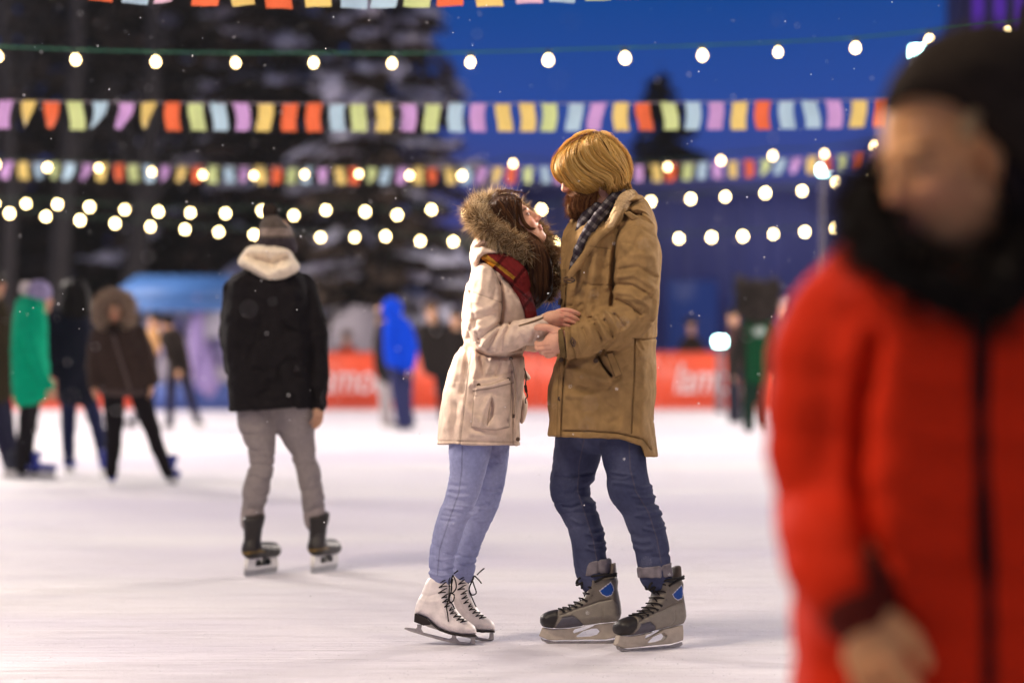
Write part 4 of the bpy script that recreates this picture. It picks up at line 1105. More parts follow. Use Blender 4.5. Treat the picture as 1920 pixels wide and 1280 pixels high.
for i, gd in enumerate(mgf):
    g2 = [[(x + q * 2, y - q * 2) for x, y in gd] for q in (-1, 1)]
    cm2.append(guide_hair(g2, 170, lambda x, y: np.full(x.shape, YM), 50 + i, MC[2:], .0005, 12, .06, .5, (0, .6), (.4, 1.1), .12, 4, 2.5))
bang = [hz(p) for p in ([(240, 165), (150, 250), (108, 340), (130, 430), (190, 490)], [(262, 160), (180, 260), (150, 350), (170, 430), (210, 500)])]
cm3 = guide_hair(bang, 700, lambda x, y: np.full(x.shape, YM + .02), 61, MC[2:], .0009, 16, .07, .5, (0, .4), (.6, 1.03), .05, 6, 1.5)
cm5 = guide_hair([hz(p) for p in ([(560, 470), (600, 530), (605, 580), (575, 605), (550, 590)], [(610, 470), (650, 530), (650, 580), (610, 600), (580, 580)], [(660, 450), (700, 510), (705, 555), (670, 575), (635, 560)], [(690, 430), (730, 490), (738, 535), (712, 552), (690, 535)])], 620, lambda x, y: np.minimum(md(x, y), YM - .03) - .006, 66, MC[1:], .0007, 18, .012, .9, (0, .5), (.5, 1.2), .14, 9, 1.5)
cm6 = guide_hair([hz(p) for p in ([(230, 470), (270, 530), (330, 575), (400, 612)], [(290, 450), (340, 520), (400, 570), (440, 612)], [(380, 470), (420, 530), (470, 570), (500, 600)])], 620, lambda x, y: np.minimum(md(x, y), YM - .05) - .005, 67, MC[1:4], .0007, 14, .012, .9, (0, .5), (.5, 1.2), .16, 9, 1.5)
# far side of the head
cm4 = guide_hair(mgd, 1500, lambda x, y: 2 * YM - md(x, y) + .006, 62, MC, .0013, 14, .004, .35, (0, .4), (.6, 1.0), .02, 5, 2)
strands(*cat(cm1, *cm2, cm3, cm4, cm5, cm6), 'hair', M_HAIR, man, mo)

# --- jeans
k1 = T([(1087, 800, 8.98, 45), (1086, 830, 8.98, 45.5), (1077, 875, 8.975, 42), (1069, 912, 8.97, 38), (1076, 942, 8.965, 34), (1090, 970, 8.96, 33), (1101, 1008, 8.95, 31), (1109, 1066, 8.945, 31), (1118, 1090, 8.94, 29)], 4)
k0 = T([(1100, 770, 8.94, 48), (1128, 800, 8.88, 50), (1160, 770, 8.82, 46)], 2)
k2 = T([(1166, 800, 8.79, 42), (1167, 830, 8.79, 41.5), (1174, 880, 8.785, 38.5), (1181, 918, 8.78, 39), (1198, 950, 8.78, 33.5), (1211, 985, 8.78, 33), (1222, 1024, 8.775, 32), (1227, 1072, 8.77, 30), (1233, 1086, 8.78, 27)], 4)
KF = []
rj = random.Random(5)
for (cx, cy, wd, n, sp, sl) in ((1085, 925, 34, 9, 9, .2), (1104, 1010, 30, 5, 14, .1), (1195, 930, 36, 10, 9, .3), (1220, 1015, 32, 6, 12, .2)):
    for i in range(n):
        y = cy + (i - n / 2) * sp + rj.uniform(-2, 2); x = cx + (y - cy) * sl
        side = rj.choice((-1, 1, 1))
        x0, x1 = (x - wd, x + rj.uniform(-10, 6)) if side < 0 else (x + wd, x - rj.uniform(-6, 14))
        KF.append(([(x0, y + rj.uniform(-4, 2)), ((x0 + x1) / 2, y + 3), (x1, y + rj.uniform(-4, 8))], rj.choice((-1, 1)) * rj.uniform(.0025, .0055), rj.uniform(2.5, 4.5)))
KS = [[(1096, 820), (1086, 870), (1083, 920), (1096, 960), (1112, 1010), (1119, 1050)], [(1179, 824), (1182, 880), (1192, 920), (1216, 960), (1232, 1010), (1240, 1055)]]
KF += [(l, .002, 2.2) for l in KS]
kn = k1.u(k2, .004).u(k0, .03).disp(lambda P: crumple(P, (11, 11, 26), .0045, .16, 100)).disp(relief(KF, 8.9, .3)).disp(lambda P: puff(P, 24, .003, 26))
def mj_col(P):
    x, y = px_of(P)
    f = np.clip(vnoise(P, (13, 13, 9), 37) * .6 + .35, 0, 1) * np.clip(1 - np.abs(P[:, 1] - 8.88) * 1.5, 0, 1)
    c = np.array([.042, .048, .095])[None] * (1 - f[:, None]) + np.array([.085, .092, .155])[None] * f[:, None]
    for l in KS:
        m = np.exp(-(line_d(x.astype(np.float32), y.astype(np.float32), l) / .9) ** 2)
        c = c * (1 - m[:, None] * .35) + np.array([.16, .12, .10]) * .35 * m[:, None]
    return c
sculpt('jeans', kn, .0034, M_DENIM, man, mo, mj_col)
c_1 = T([(1113, 1054, 8.95, 34), (1116, 1080, 8.945, 34)], 1).isect(slab([(1070, 1063), (1078, 1058), (1140, 1046), (1157, 1050), (1157, 1074), (1140, 1073), (1086, 1082)], 8.7, 9.2), .003)
c_2 = T([(1227, 1060, 8.77, 33), (1230, 1086, 8.77, 33)], 1).isect(slab([(1190, 1064), (1240, 1060), (1266, 1052), (1266, 1078), (1240, 1084), (1196, 1081)], 8.5, 9.0), .003)
for cu in (c_1, c_2): sculpt('turn_up', cu.disp(lambda P: puff(P, 50, .003, 28)).disp(relief([([(1122, 1048), (1123, 1078)], -.003, 2), ([(1240, 1058), (1243, 1084)], -.004, 2)], 8.9)), .003, M_DENIM, man, mo, lambda P: np.tile(np.array([.17, .15, .165]), (len(P), 1)) * (1 + .25 * vnoise(P, 60, 3))[:, None])

# --- hockey skates, built along the far one and turned for the near one
def z4(pts): return [(990 + a / 6.194, 1030 + b / 6.194) for a, b in pts]
Y4 = 8.93
hb_ = pil(z4([(1030, 300), (1042, 450), (1070, 600), (1086, 740), (1058, 812), (1030, 832), (860, 850), (690, 875), (480, 905), (290, 912), (160, 885), (138, 800), (170, 745), (240, 712), (345, 690), (420, 672), (500, 640), (570, 595), (620, 560), (655, 500), (685, 420), (680, 310), (800, 285)]), .030, Y4, .046, 2)
hb_ = hb_.disp(relief([(z4([(350, 690), (340, 800), (300, 910)]), -.002, 1.4), (z4([(380, 760), (560, 690), (720, 640), (830, 600), (960, 580)]), -.0022, 1.6), (z4([(400, 790), (520, 770), (570, 800), (640, 870)]), -.0022, 1.4),
                       (z4([(700, 340), (690, 460), (640, 560), (560, 620), (420, 690)]), -.0025, 2.0), (z4([(870, 660), (880, 760), (840, 830)]), -.0015, 1.4), (z4([(760, 330), (740, 480), (700, 560)]), .002, 3)], Y4)).disp(lambda P: puff(P, 40, .001, 7))
def hk_col(P):
    x, y = px_of(P); x = x.astype(np.float32); y = y.astype(np.float32)
    c = np.tile(np.array([.125, .105, .085]), (len(P), 1))
    low = poly_sd(x, y, z4([(360, 770), (560, 690), (720, 640), (830, 605), (980, 570), (1040, 640), (1050, 720), (1020, 850), (300, 930)])) < 0
    c[low] = (.21, .185, .15)
    c[poly_sd(x, y, z4([(400, 785), (520, 765), (570, 795), (660, 880), (300, 930)])) < 0] = (.085, .08, .10)
    c[poly_sd(x, y, z4([(100, 690), (352, 680), (345, 790), (290, 930), (100, 930)])) < 0] = (.016, .013, .012)
    c[poly_sd(x, y, z4([(1010, 300), (1060, 300), (1110, 740), (1050, 830), (1046, 640)])) < 0] = (.10, .08, .06)
    c[poly_sd(x, y, z4([(960, 375), (830, 475), (860, 520), (915, 545), (970, 528), (1000, 470), (985, 410)])) < -.8] = (.0, .045, .25)
    e = np.abs(poly_sd(x, y, z4([(960, 375), (830, 475), (860, 520), (915, 545), (970, 528), (1000, 470), (985, 410)])) + .2) < .6
    c[e & (P[:, 1] < Y4)] = (.5, .5, .55)
    pale = (poly_sd(x, y, z4([(880, 660), (960, 600), (1000, 620), (1020, 740), (940, 820)])) < 0) & ~low
    return c
hsk = sculpt('skate', hb_, .0024, M_LEATHER, man, mo, hk_col)
hold = slab(z4([(165, 900), (300, 918), (480, 912), (690, 882), (860, 857), (1060, 835), (1068, 900), (1066, 1012), (900, 1040), (240, 1050), (170, 1020), (126, 1000)]), Y4 - .013, Y4 + .013)
for hole in ([(522, 950), (545, 920), (680, 885), (770, 868), (760, 885), (640, 935), (530, 968)], [(560, 1000), (640, 945), (740, 915), (800, 912), (832, 945), (800, 985), (720, 1005), (570, 1013)]):
    hold = hold.cut(slab(z4(hole), Y4 - .05, Y4 + .05))
hold = hold.disp(relief([(z4([(170, 985), (600, 1045), (1060, 1010)]), -.0008, 1.2)], Y4))
ho_ = sculpt('blade_holder', hold, .0026, M_PLASTIC, hsk, mo, lambda P: np.tile(np.array([.44, .38, .31]), (len(P), 1)) * (1 - .2 * np.clip(vnoise(P, 45, 12), 0, 1))[:, None])
bl_ = sculpt('blade', slab(z4([(140, 1010), (180, 1040), (300, 1062), (900, 1058), (1066, 1030), (1075, 1060), (1040, 1080), (860, 1097), (600, 1104), (330, 1101), (230, 1088), (160, 1055)]), Y4 - .004, Y4 + .004), .002, M_STEEL, hsk, mo, None)
mb = MB(); K = (.014, .012, .012)
le = z4([(775, 385), (755, 455), (735, 525), (680, 595), (625, 640), (560, 665), (490, 690), (415, 715)])
lf = z4([(680, 345), (670, 430), (645, 500), (600, 560), (540, 605), (475, 640), (410, 668), (360, 682)])
for i in range(len(le)):
    px_tube(mb, [(*le[i], Y4 - .044), ((le[i][0] + lf[i][0]) / 2, (le[i][1] + lf[i][1]) / 2 - 1.5, Y4 - .04), (*lf[i], Y4 - .012), (lf[i][0] - 1, lf[i][1], Y4 + .015)], .003, K, 4, 6)
    if i: px_tube(mb, [(*lf[i - 1], Y4 - .012), (*le[i], Y4 - .04)], .0026, K, 4, 6)
    mb.lathe([(0, .001), (.005, .002), (.0055, 0)], W(*le[i], Y4 - .044), 8, (.02, .02, .02), (0, -1, 0))
Z4 = lambda *q: [(990 + a / 6.194, 1030 + b / 6.194, c) for a, b, c in q]
for b in (Z4((1030, 275, Y4 - .03), (940, 290, Y4 - .05), (800, 300, Y4 - .055), (690, 320, Y4 - .03), (640, 330, Y4)), Z4((1030, 300, Y4 - .03), (900, 315, Y4 - .052), (775, 375, Y4 - .05)),
          Z4((690, 330, Y4 - .02), (620, 320, Y4 - .02), (570, 360, Y4 - .02), (565, 410, Y4 - .02), (610, 390, Y4 - .02), (680, 350, Y4 - .02)), Z4((680, 345, Y4 - .02), (630, 400, Y4 - .02), (624, 455, Y4 - .02)),
          Z4((690, 330, Y4 - .01), (600, 330, Y4 + .01), (585, 400, Y4 + .01), (650, 380, Y4))):
    px_tube(mb, b, .0042, K, 5, 6)
la_ = mb.build('laces', M_LACE, hsk, mo, True)
tg = sculpt('tongue', pil(z4([(960, 160), (1020, 150), (1032, 300), (1000, 330), (930, 320)]), .012, Y4, .03, 1), .003, M_LEATHER, hsk, mo, lambda P: np.tile(np.array([.13, .10, .08]), (len(P), 1)))
hs2 = bpy.data.objects.new('skate', hsk.data); COL.objects.link(hs2); hs2.parent = man
ang = math.radians(33)
cenL = W(1085, 1206, Y4) - mo; cenL[2] = 0
tgt = W(1215, 1212, 8.74) - mo; tgt[2] = 0
Rz = np.array([[math.cos(ang), -math.sin(ang), 0], [math.sin(ang), math.cos(ang), 0], [0, 0, 1]])
hs2.rotation_euler = (0, 0, ang)
hs2.location = [float(v) for v in (tgt - Rz @ cenL)]
for q in (ho_, bl_, la_, tg):
    c = bpy.data.objects.new(q.name.split('.')[0], q.data); COL.objects.link(c); c.parent = hs2
# ------------------------------------------------------------------ shared pieces for the other skaters
def hand3(w, d, n, s=1.0):
    """open relaxed hand: wrist, pointing direction, back-of-hand normal"""
    w = np.asarray(w, float); R = basis(d, n); f, l, u = R[:, 0], R[:, 1], R[:, 2]
    p = lambda a, b, c: w + (f * a + l * b + u * c) * s
    h = capsule(p(0, 0, 0), p(.03, 0, 0), .024 * s, .026 * s)
    h = h.u(capsule(p(.055, .022, 0), p(.055, -.022, 0), .016 * s, .015 * s), .02 * s)
    for b, L, r in ((.030, .062, .0085), (.011, .072, .009), (-.009, .067, .0085), (-.027, .052, .0075)):
        h = h.u(tube3([(*p(.06, b, 0), r * s), (*p(.06 + L * .55, b * 1.1, -.006), r * s), (*p(.06 + L * .95, b * 1.1, -.026), r * .8 * s)], 2, .002), .004 * s)
    h = h.u(tube3([(*p(.02, .03, -.004), .012 * s), (*p(.05, .048, -.014), .010 * s), (*p(.08, .048, -.026), .008 * s)], 2, .003), .008 * s)
    return h
def yawv(deg):
    """0 faces the camera, 90 faces right, 180 faces away"""
    a = math.radians(deg); return np.array([math.sin(a), -math.cos(a), 0.0])
def flat(c): return lambda P: np.tile(np.asarray(c, float), (len(P), 1))

# ------------------------------------------------------------------ the woman in red close to the camera
YR = 3.7; KR = 1.2
ro = np.array([W(1850, 0, YR)[0], YR, 0.0])
red = empty('person', ro, 'woman in a red puffer coat with black fur collar and dark beanie, close up', 'person', 'skaters on the rink')
def zr(px, z): return HY - (z - EYE) * F / YR
rf = np.array([-.80, -.58, -.20]); ru = np.array([-.16, -.06, 1.0])
rh, rhcol, rg, rR = head(W(1775, 305, YR), rf, ru, 1.13)
rb = rh.u(T([(1800, 400, YR, 78), (1835, 520, YR, 85), (1850, 640, YR, 130)]), .03)
rb = rb.u(T([(1855, 700, YR, 170), (1860, 1000, YR, 165), (1860, 1250, YR, 150)]), .05)
for k in (-1, 1):
    rb = rb.u(tube3([(ro[0] + .09 * k, YR, .60, .08), (ro[0] + .10 * k, YR, .45, .06), (ro[0] + .10 * k, YR, .2, .04)]), .04)
    rb = rb.u(T([(1855 + 230 * k, 620, YR, 70), (1855 + (268 if k < 0 else 262) * k, 900, YR - .02, 62), (1855 + (255 if k < 0 else 250) * k, 1120, YR - (.18 if k < 0 else .08), 50)]), .03)
def red_hand(wx, wy, Y): return hand3(W(wx, wy, Y), (.25, -.25, -1), (-.6, -.8, .1), 1.25)
rb = rb.u(red_hand(1612, 1140, YR - .20), .01).u(red_hand(2095, 1165, YR - .09), .01)
sculpt('body', rb, .0045, M_SKIN, red, ro, lambda P: rhcol(P, np.array([.74, .36, .14]), (.40, .13, .10), (.06, .03, .02)))
# coat
rpoly = [(1700, 480), (1620, 480), (1565, 520), (1545, 640), (1535, 850), (1500, 1000), (1488, 1130), (1486, 1350), (1486, 1520), (2150, 1520), (2140, 1350), (2120, 1250), (2110, 1000), (2130, 850), (2150, 640), (2140, 520), (2060, 480), (1900, 470)]
rc = pil(rpoly, .145, YR, .18)
rc = clip_px(rc, [(1300, 300), (2400, 300), (2400, 1400), (1300, 1400)], YR)
rc = rc.u(T([(1618, 545, YR, 92), (1560, 640, YR - .01, 98), (1535, 800, YR - .02, 92), (1548, 950, YR - .04, 92), (1560, 1030, YR - .12, 92), (1596, 1105, YR - .175, 84)], 4), .03)
rc = rc.u(T([(2085, 545, YR, 92), (2135, 640, YR - .01, 98), (2165, 800, YR - .02, 92), (2150, 950, YR - .04, 88), (2125, 1050, YR - .07, 88), (2100, 1105, YR - .085, 84)], 4), .03)
def quilt(P):
    z = P[:, 2] + .012 * vnoise(P, 6, 3)
    q = np.abs(np.sin(z * math.pi / .085))
    x, y = px_of(P)
    r = .0055 * np.sqrt(q) + .007 * vnoise(P, 9, 4) + .0035 * vnoise(P, 22, 6)
    zp = np.exp(-((x - 1846 - 8 * np.sin(y / 160)) / 15) ** 2) * (P[:, 1] < YR)
    return r - .012 * zp
rc = rc.disp(quilt, .03).disp(relief([([(1640, 640), (1618, 760), (1612, 900), (1640, 1040), (1680, 1200)], -.022, 20)], YR), .02)
M_PUFF = mat('puffer', rough=.75, vcol=True, bump=.2, bscale=90, spec=.08, var=.06, vscale=9)
def red_col(P):
    c = np.tile(np.array([.62, .026, .004]), (len(P), 1))
    return c
sculpt('coat', rc, .007, M_PUFF, red, ro, red_col)
mb = MB()
zl = [W(1846 + 8 * math.sin(y / 160), y, YR - .170) for y in range(560, 1400, 60)]
mb.tube(zl, .015, 8, (.012, .008, .008))
mb.build('zip', M_KNIT, red, ro, True)
# cuffs
cfs = T([(1598, 1112, YR - .178, 84), (1606, 1136, YR - .19, 74)], 1), T([(2100, 1130, YR - .083, 84), (2097, 1160, YR - .086, 74)], 1)
for cf_ in cfs: sculpt('cuff', cf_, .007, M_PUFF, red, ro, flat((.10, .012, .006)))
# beanie
bpl = [(1652, 215), (1668, 150), (1715, 90), (1790, 50), (1870, 42), (1950, 75), (1995, 150), (2000, 240), (1975, 330), (1940, 350), (1895, 330), (1830, 275), (1760, 225), (1700, 205)]
bn = pil(bpl, .085, YR + .012, .130).disp(lambda P: .0022 * np.sin(P[:, 0] * 620 + P[:, 2] * 160).astype(np.float32) + .004 * vnoise(P, 18, 5))
sculpt('beanie', bn, .005, M_KNIT, red, ro, flat((.030, .022, .016)))
sculpt('badge', ELL(1817, 236, YR - .112, 17, .010, 32, 28), .003, M_LEATHER, red, ro, flat((.30, .19, .08)))
sculpt('pompom', ELL(1955, 55, YR + .05, 62, .045, 60).disp(lambda P: .012 * vnoise(P, 60, 2)), .006, M_KNIT, red, ro, flat((.028, .02, .015)))
# hair beside the face
sculpt('hair', T([(1895, 320, YR - .05, 28), (1915, 400, YR - .05, 32), (1905, 500, YR - .06, 30)], 3).disp(lambda P: .004 * vnoise(P * np.array([1, 1, .2], np.float32), 80, 2)), .006, M_HAIR, red, ro, flat((.035, .018, .009)))
# fur collar
rfc = T([(1900, 360, YR + .10, 75), (1760, 330, YR + .10, 60), (1672, 350, YR + .07, 46), (1634, 405, YR + .0, 48), (1648, 485, YR - .06, 50), (1712, 548, YR - .11, 50), (1800, 585, YR - .125, 52), (1885, 570, YR - .12, 54), (1960, 480, YR - .06, 75), (2010, 410, YR + .02, 75)], 4, .02)
rfc = rfc.u(T([(1740, 530, YR - .05, 52), (1800, 535, YR - .07, 48), (1880, 515, YR - .05, 55)], 3), .03)
rfc = rfc.disp(lambda P: .012 * vnoise(P, 22, 8))
V, Q = polygonise(rfc, .010)
mesh('fur_collar', V, Q, M_FUR, red, ro, np.tile(np.array([.016, .011, .008]), (len(V), 1)))
strands(*fur(V, vnormals(V, Q), 6500, .046, .0016, [(.020, .013, .009), (.035, .024, .016), (.012, .008, .006)], (0, 0, -.2), .5, 5, 9), 'fur_collar', M_FUR, red, ro)
# trousers and skates, below the frame
rt = None
for k in (-1, 1):
    t = tube3([(ro[0] + .09 * k, YR, .66, .10), (ro[0] + .10 * k, YR, .45, .075), (ro[0] + .10 * k, YR, .22, .06)])
    rt = t if rt is None else rt.u(t, .03)
sculpt('trousers', rt, .01, M_DENIM, red, ro, flat((.03, .032, .05)))
SK_WHITE = simple_skate_meshes((.55, .50, .46)); SK_BLACK = simple_skate_meshes((.018, .014, .012), acc=(.15, .09, .012)); SK_BLUE = simple_skate_meshes((.020, .035, .27)); SK_DARK = simple_skate_meshes((.012, .014, .03))
for k in (-1, 1): put_skate(SK_WHITE, red, (ro[0] + .10 * k + .01, YR - .06, 0), ro, math.radians(-110 + 20 * k))
# ------------------------------------------------------------------ skaters further off (out of focus)
def skater(label, D, head_at, yaw, jacket, jcol, legs, lcol, skates, kit, arms=(), hands=(), h=.010, pitch=0, hs=1.0, hood=None, hat=None, hair=None, extra=(), neck=None, skin=(.50, .28, .17), jry=.13, jname='jacket', jr=.08, group='skaters on the rink', jmat=None, clip=None):
    fx = np.mean([s[0] for s in skates]) if skates else head_at[0]
    o = np.array([W(fx, 0, D)[0], D, 0.0])
    root = empty('person', o, label, 'person', group)
    px2m = D / F
    f = yawv(yaw); f = f * math.cos(math.radians(pitch)) + np.array([0, 0, math.sin(math.radians(pitch))])
    u = np.array([0, 0, 1.0])
    hh, hcol, hg, hR = head(W(*head_at, D), f, u, hs, D < 24)
    jc = np.array(jacket).mean(0)
    top = (jc[0] * .4 + head_at[0] * .6, min(p[1] for p in jacket) + .05 / px2m)
    b = hh.u(T([(head_at[0], head_at[1] + .05 / px2m, D, .055 / px2m), (*top, D, .065 / px2m)], 1), .02)
    b = b.u(T([(*top, D, .07 / px2m), (jc[0], jc[1], D, .09 / px2m), (jc[0], jc[1] * .55 + top[1] * .45, D, .08 / px2m)], 2), .03)
    for rows in legs:
        b = b.u(T([(x, y, D + dy, r * .6) for x, y, dy, r in rows], 2), .02)
    for rows in arms:
        b = b.u(T([(x, y, D + dy, r * .55) for x, y, dy, r in rows], 2), .02)
    for (x, y, dy), d, n in hands: b = b.u(hand3(W(x, y, D + dy), d, n), .006)
    sculpt('body', b, h * .8, M_SKIN, root, o, lambda P: hcol(P, skin, (.35, .12, .1), (.05, .03, .02)))
    j = pil(jacket, jr, D, jry)
    if clip: j = clip_px(j, clip, D, .01)
    for rows in arms: j = j.u(T([(x, y, D + dy, r) for x, y, dy, r in rows], 3), .02)
    j = j.disp(lambda P: .008 * vnoise(P, 12, 5) + .004 * vnoise(P, 30, 6) + crumple(P, (6, 6, 8), .010, .12, 50))
    sculpt(jname, j, h, jmat or M_CLOTH, root, o, flat(jcol) if not callable(jcol) else jcol)
    if legs:
        t = many([T([(x, y, D + dy, r) for x, y, dy, r in rows], 3) for rows in legs], .03).disp(lambda P: .006 * vnoise(P, 22, 7) + crumple(P, (9, 9, 20), .008, .16, 60))
        sculpt('trousers', t, h, M_DENIM, root, o, flat(lcol))
    for nm, S, c, m in extra: sculpt(nm, S, h * .8, m, root, o, flat(c) if not callable(c) else c)
    for sx, sy, yw, *rest in skates:
        Y = gY(sy) if sy else D
        put_skate(kit, root, (W(sx, 0, Y)[0], Y, 0), o, math.radians(yw), *(math.radians(v) for v in rest), **({'sc': .84} if D > 15 else {}))
    return root, o

# --- man in black jacket and grey trousers, back to the camera
D = 11.8
cap = pil([(484, 470), (484, 438), (490, 415), (501, 404), (519, 404), (538, 419), (551, 441), (556, 472), (520, 480)], .06, D, .135).disp(lambda P: .002 * np.sin(P[:, 0] * 500).astype(np.float32))
def cap_col(P):
    x, y = px_of(P)
    c = np.tile(np.array([.10, .08, .068]), (len(P), 1))
    t = y - (x - 520) * .0
    c[(t > 428) & (t < 441)] = (.24, .19, .165)
    c[t > 446] = (.045, .036, .042)
    n = vnoise(P, 60, 4)
    return c * (1 + .3 * n)[:, None]
snood = pil([(447, 487), (455, 474), (470, 462), (505, 458), (538, 464), (553, 484), (562, 501), (545, 520), (517, 531), (494, 529), (468, 508), (450, 499)], .045, D - .045, .12)
snood = snood.disp(relief([([(466, 482), (490, 486), (510, 494), (534, 482)], -.010, 7), ([(470, 470), (505, 467), (538, 474)], .006, 8), ([(465, 497), (500, 514), (540, 502)], .006, 8)], D, .1)).disp(lambda P: .003 * vnoise(P, 60, 2))
gr, gro = skater('man in a black jacket and grey trousers seen from behind, cream snood', D, (520, 456), 178,
    [(470, 503), (437, 515), (426, 536), (418, 578), (415, 640), (426, 700), (431, 768), (430, 850), (584, 850), (585, 765), (586, 700), (583, 600), (577, 540), (560, 508), (515, 505)], (.0105, .009, .010),
    [[(478, 760, 0, 36), (483, 800, 0, 34), (490, 835, 0, 27), (490, 875, 0, 23.5), (481, 914, 0, 25), (475, 950, 0, 21.5), (473, 978, 0, 20)], [(546, 760, 0, 40), (556, 805, .04, 34), (567, 840, .06, 26), (577, 880, .08, 22), (585, 920, .10, 22), (588, 950, .12, 21), (591, 978, .12, 19)]], (.235, .205, .20),
    [(488, 1077, 62), (607, 1071, 68)], SK_BLACK,
    arms=[[(570, 535, 0, 20), (590, 600, -.02, 20.5), (598, 680, -.02, 18.5), (599, 742, -.03, 17), (600, 757, -.03, 16)], [(436, 545, 0, 19), (430, 620, .06, 19), (440, 690, .14, 18), (470, 735, .20, 16)]],
    hands=[((597, 752, -.03), (.0, -.15, -1), (.85, -.5, 0))], h=.0055, hs=.93, extra=[('beanie', cap, cap_col, M_KNIT), ('pompom', ELL(506, 397, D, 14, .035, 15).disp(lambda P: .006 * vnoise(P, 80, 3)), (.030, .022, .018), M_KNIT), ('snood', snood, (.80, .69, .53), M_KNIT),
        ('turn_up', T([(474, 966, D, 23), (473, 978, D, 22)], 1), (.26, .22, .215), M_DENIM), ('turn_up', T([(590, 964, D + .12, 21.5), (591, 976, D + .12, 20.5)], 1), (.26, .22, .215), M_DENIM)],
    jry=.15, clip=[(350, 400), (700, 400), (700, 763), (585, 764), (500, 768), (431, 769), (350, 769)])

# --- group on the left
D = 21.2
skater('woman in a bright green coat and lavender pompom beanie', D, (74, 560), 95,
    [(42, 563), (62, 558), (80, 570), (89, 610), (90, 660), (95, 715), (90, 745), (62, 760), (26, 757), (21, 690), (22, 610), (30, 575)], (.0, .33, .17),
    [[(50, 740, 0, 15), (45, 800, 0, 12), (41, 850, 0, 11), (40, 880, 0, 10)], [(64, 740, .1, 14), (58, 800, .1, 12), (53, 850, .1, 11), (66, 880, .1, 10)]], (.012, .010, .012),
    [(53, 897, 10), (79, 897, 5)], SK_BLUE, arms=[[(56, 585, -.10, 13), (60, 640, -.13, 13), (74, 690, -.13, 12), (90, 722, -.12, 11)]], hands=[((91, 727, -.12), (.3, 0, -1), (0, -1, 0))],
    extra=[('beanie', ELL(74, 548, D, 23, .115, 23, 10).isect(slab([(40, 500), (110, 500), (104, 566), (50, 560)], D - 1, D + 1), .01), (.26, .22, .36), M_KNIT), ('pompom', ELL(49, 541, D, 13, .055, 14).disp(lambda P: .012 * vnoise(P, 50, 1)), (.55, .48, .46), M_KNIT),
           ('collar', T([(48, 574, D, 20), (66, 572, D - .02, 21)], 1), (.0, .30, .155), M_CLOTH)], jname='coat')
D = 21.5
skater('man in a dark olive coat cut off by the left edge of the photo', D, (-12, 530), 80,
    [(-45, 565), (-10, 556), (14, 570), (22, 620), (22, 745), (-40, 748), (-52, 640)], (.045, .034, .020),
    [[(-15, 730, 0, 22), (2, 810, 0, 16), (16, 865, 0, 13)], [(0, 730, .12, 20), (14, 810, .12, 15), (24, 865, .12, 12)]], (.022, .022, .045), [(28, 895, 15), (37, 896, 10)], SK_DARK,
    extra=[('hair', ELL(-14, 522, D, 24, .11, 24), (.02, .014, .01), M_HAIR)], jname='coat')
D = 22.0
skater('woman in a long navy coat with black hair down her back', D, (140, 556), 185,
    [(112, 572), (150, 562), (168, 580), (174, 650), (182, 735), (172, 757), (110, 755), (101, 690), (92, 650), (92, 600)], (.014, .015, .026),
    [[(130, 740, 0, 16), (128, 800, 0, 14), (129, 860, 0, 11)], [(165, 740, .05, 17), (182, 800, .05, 14), (196, 865, .05, 11)]], (.022, .026, .07),
    [(131, 889, 80), (203, 893, 60)], SK_BLUE, arms=[[(102, 590, -.05, 14), (97, 640, -.08, 14), (106, 700, -.02, 12)], [(166, 590, .02, 14), (172, 650, .04, 13), (165, 700, -.06, 11)]], hands=[((106, 706, -.02), (0, -.3, -1), (-1, 0, 0))],
    extra=[('hair', pil([(118, 530), (140, 522), (162, 532), (170, 570), (172, 592), (150, 600), (112, 592), (112, 560)], .06, D - .03, .13).disp(lambda P: .012 * vnoise(P * np.array([1, 1, .3], np.float32), 30, 2)), (.010, .007, .006), M_HAIR)], jname='coat')
D = 19.4
fh = T([(216 + 30 * math.sin(a), 583 - 30 * math.cos(a), D - .09, 9) for a in np.linspace(-2.6, 2.6, 14)], 2).disp(lambda P: .012 * vnoise(P, 40, 3))
r5, o5 = skater('child in a brown jacket with a big fur-trimmed hood, one leg pushed out sideways', D, (216, 584), 2,
    [(196, 604), (180, 626), (176, 680), (184, 720), (188, 738), (234, 741), (281, 736), (282, 700), (268, 650), (254, 612), (236, 606)], (.040, .026, .021),
    [[(212, 725, 0, 22), (214, 790, 0, 18), (212, 850, 0, 14), (208, 885, 0, 12)], [(258, 725, 0, 21), (280, 790, 0, 17), (300, 850, .1, 13), (315, 886, .15, 11)]], (.011, .009, .010),
    [(210, 916, -80), (321, 908, -60, 0, -8)], SK_BLUE, arms=[[(188, 625, 0, 17), (176, 675, -.03, 16), (178, 718, -.06, 14)], [(258, 625, 0, 17), (276, 670, -.02, 16), (284, 712, -.06, 15)]],
    hands=[((177, 722, -.06), (0, 0, -1), (-1, 0, 0)), ((284, 716, -.06), (0, 0, -1), (1, 0, 0))],
    extra=[('hood', ELL(216, 583, D + .03, 30, .13, 32).isect(ELL(216, 583, D + .20, 44, .20, 44), .01), (.045, .03, .024), M_CLOTH), ('hair', ELL(216, 566, D - .02, 17, .08, 9).u(ELL(200, 592, D - .02, 5, .03, 20)).u(ELL(232, 592, D - .02, 5, .03, 20)), (.02, .012, .008), M_HAIR),
           ('scarf', T([(200, 612, D - .09, 10), (216, 618, D - .11, 11), (234, 612, D - .09, 10)], 2), (.02, .014, .012), M_KNIT),
           ('bag_strap', T([(212, 628, D - .135, 2.6), (228, 680, D - .145, 2.6), (244, 730, D - .14, 2.6)], 2), (.10, .07, .06), M_LEATHER), ('hem_band', T([(192, 734, D - .06, 7), (235, 737, D - .11, 7), (276, 733, D - .06, 7)], 2), (.07, .05, .045), M_CLOTH)])
V, Q = polygonise(fh, .014)
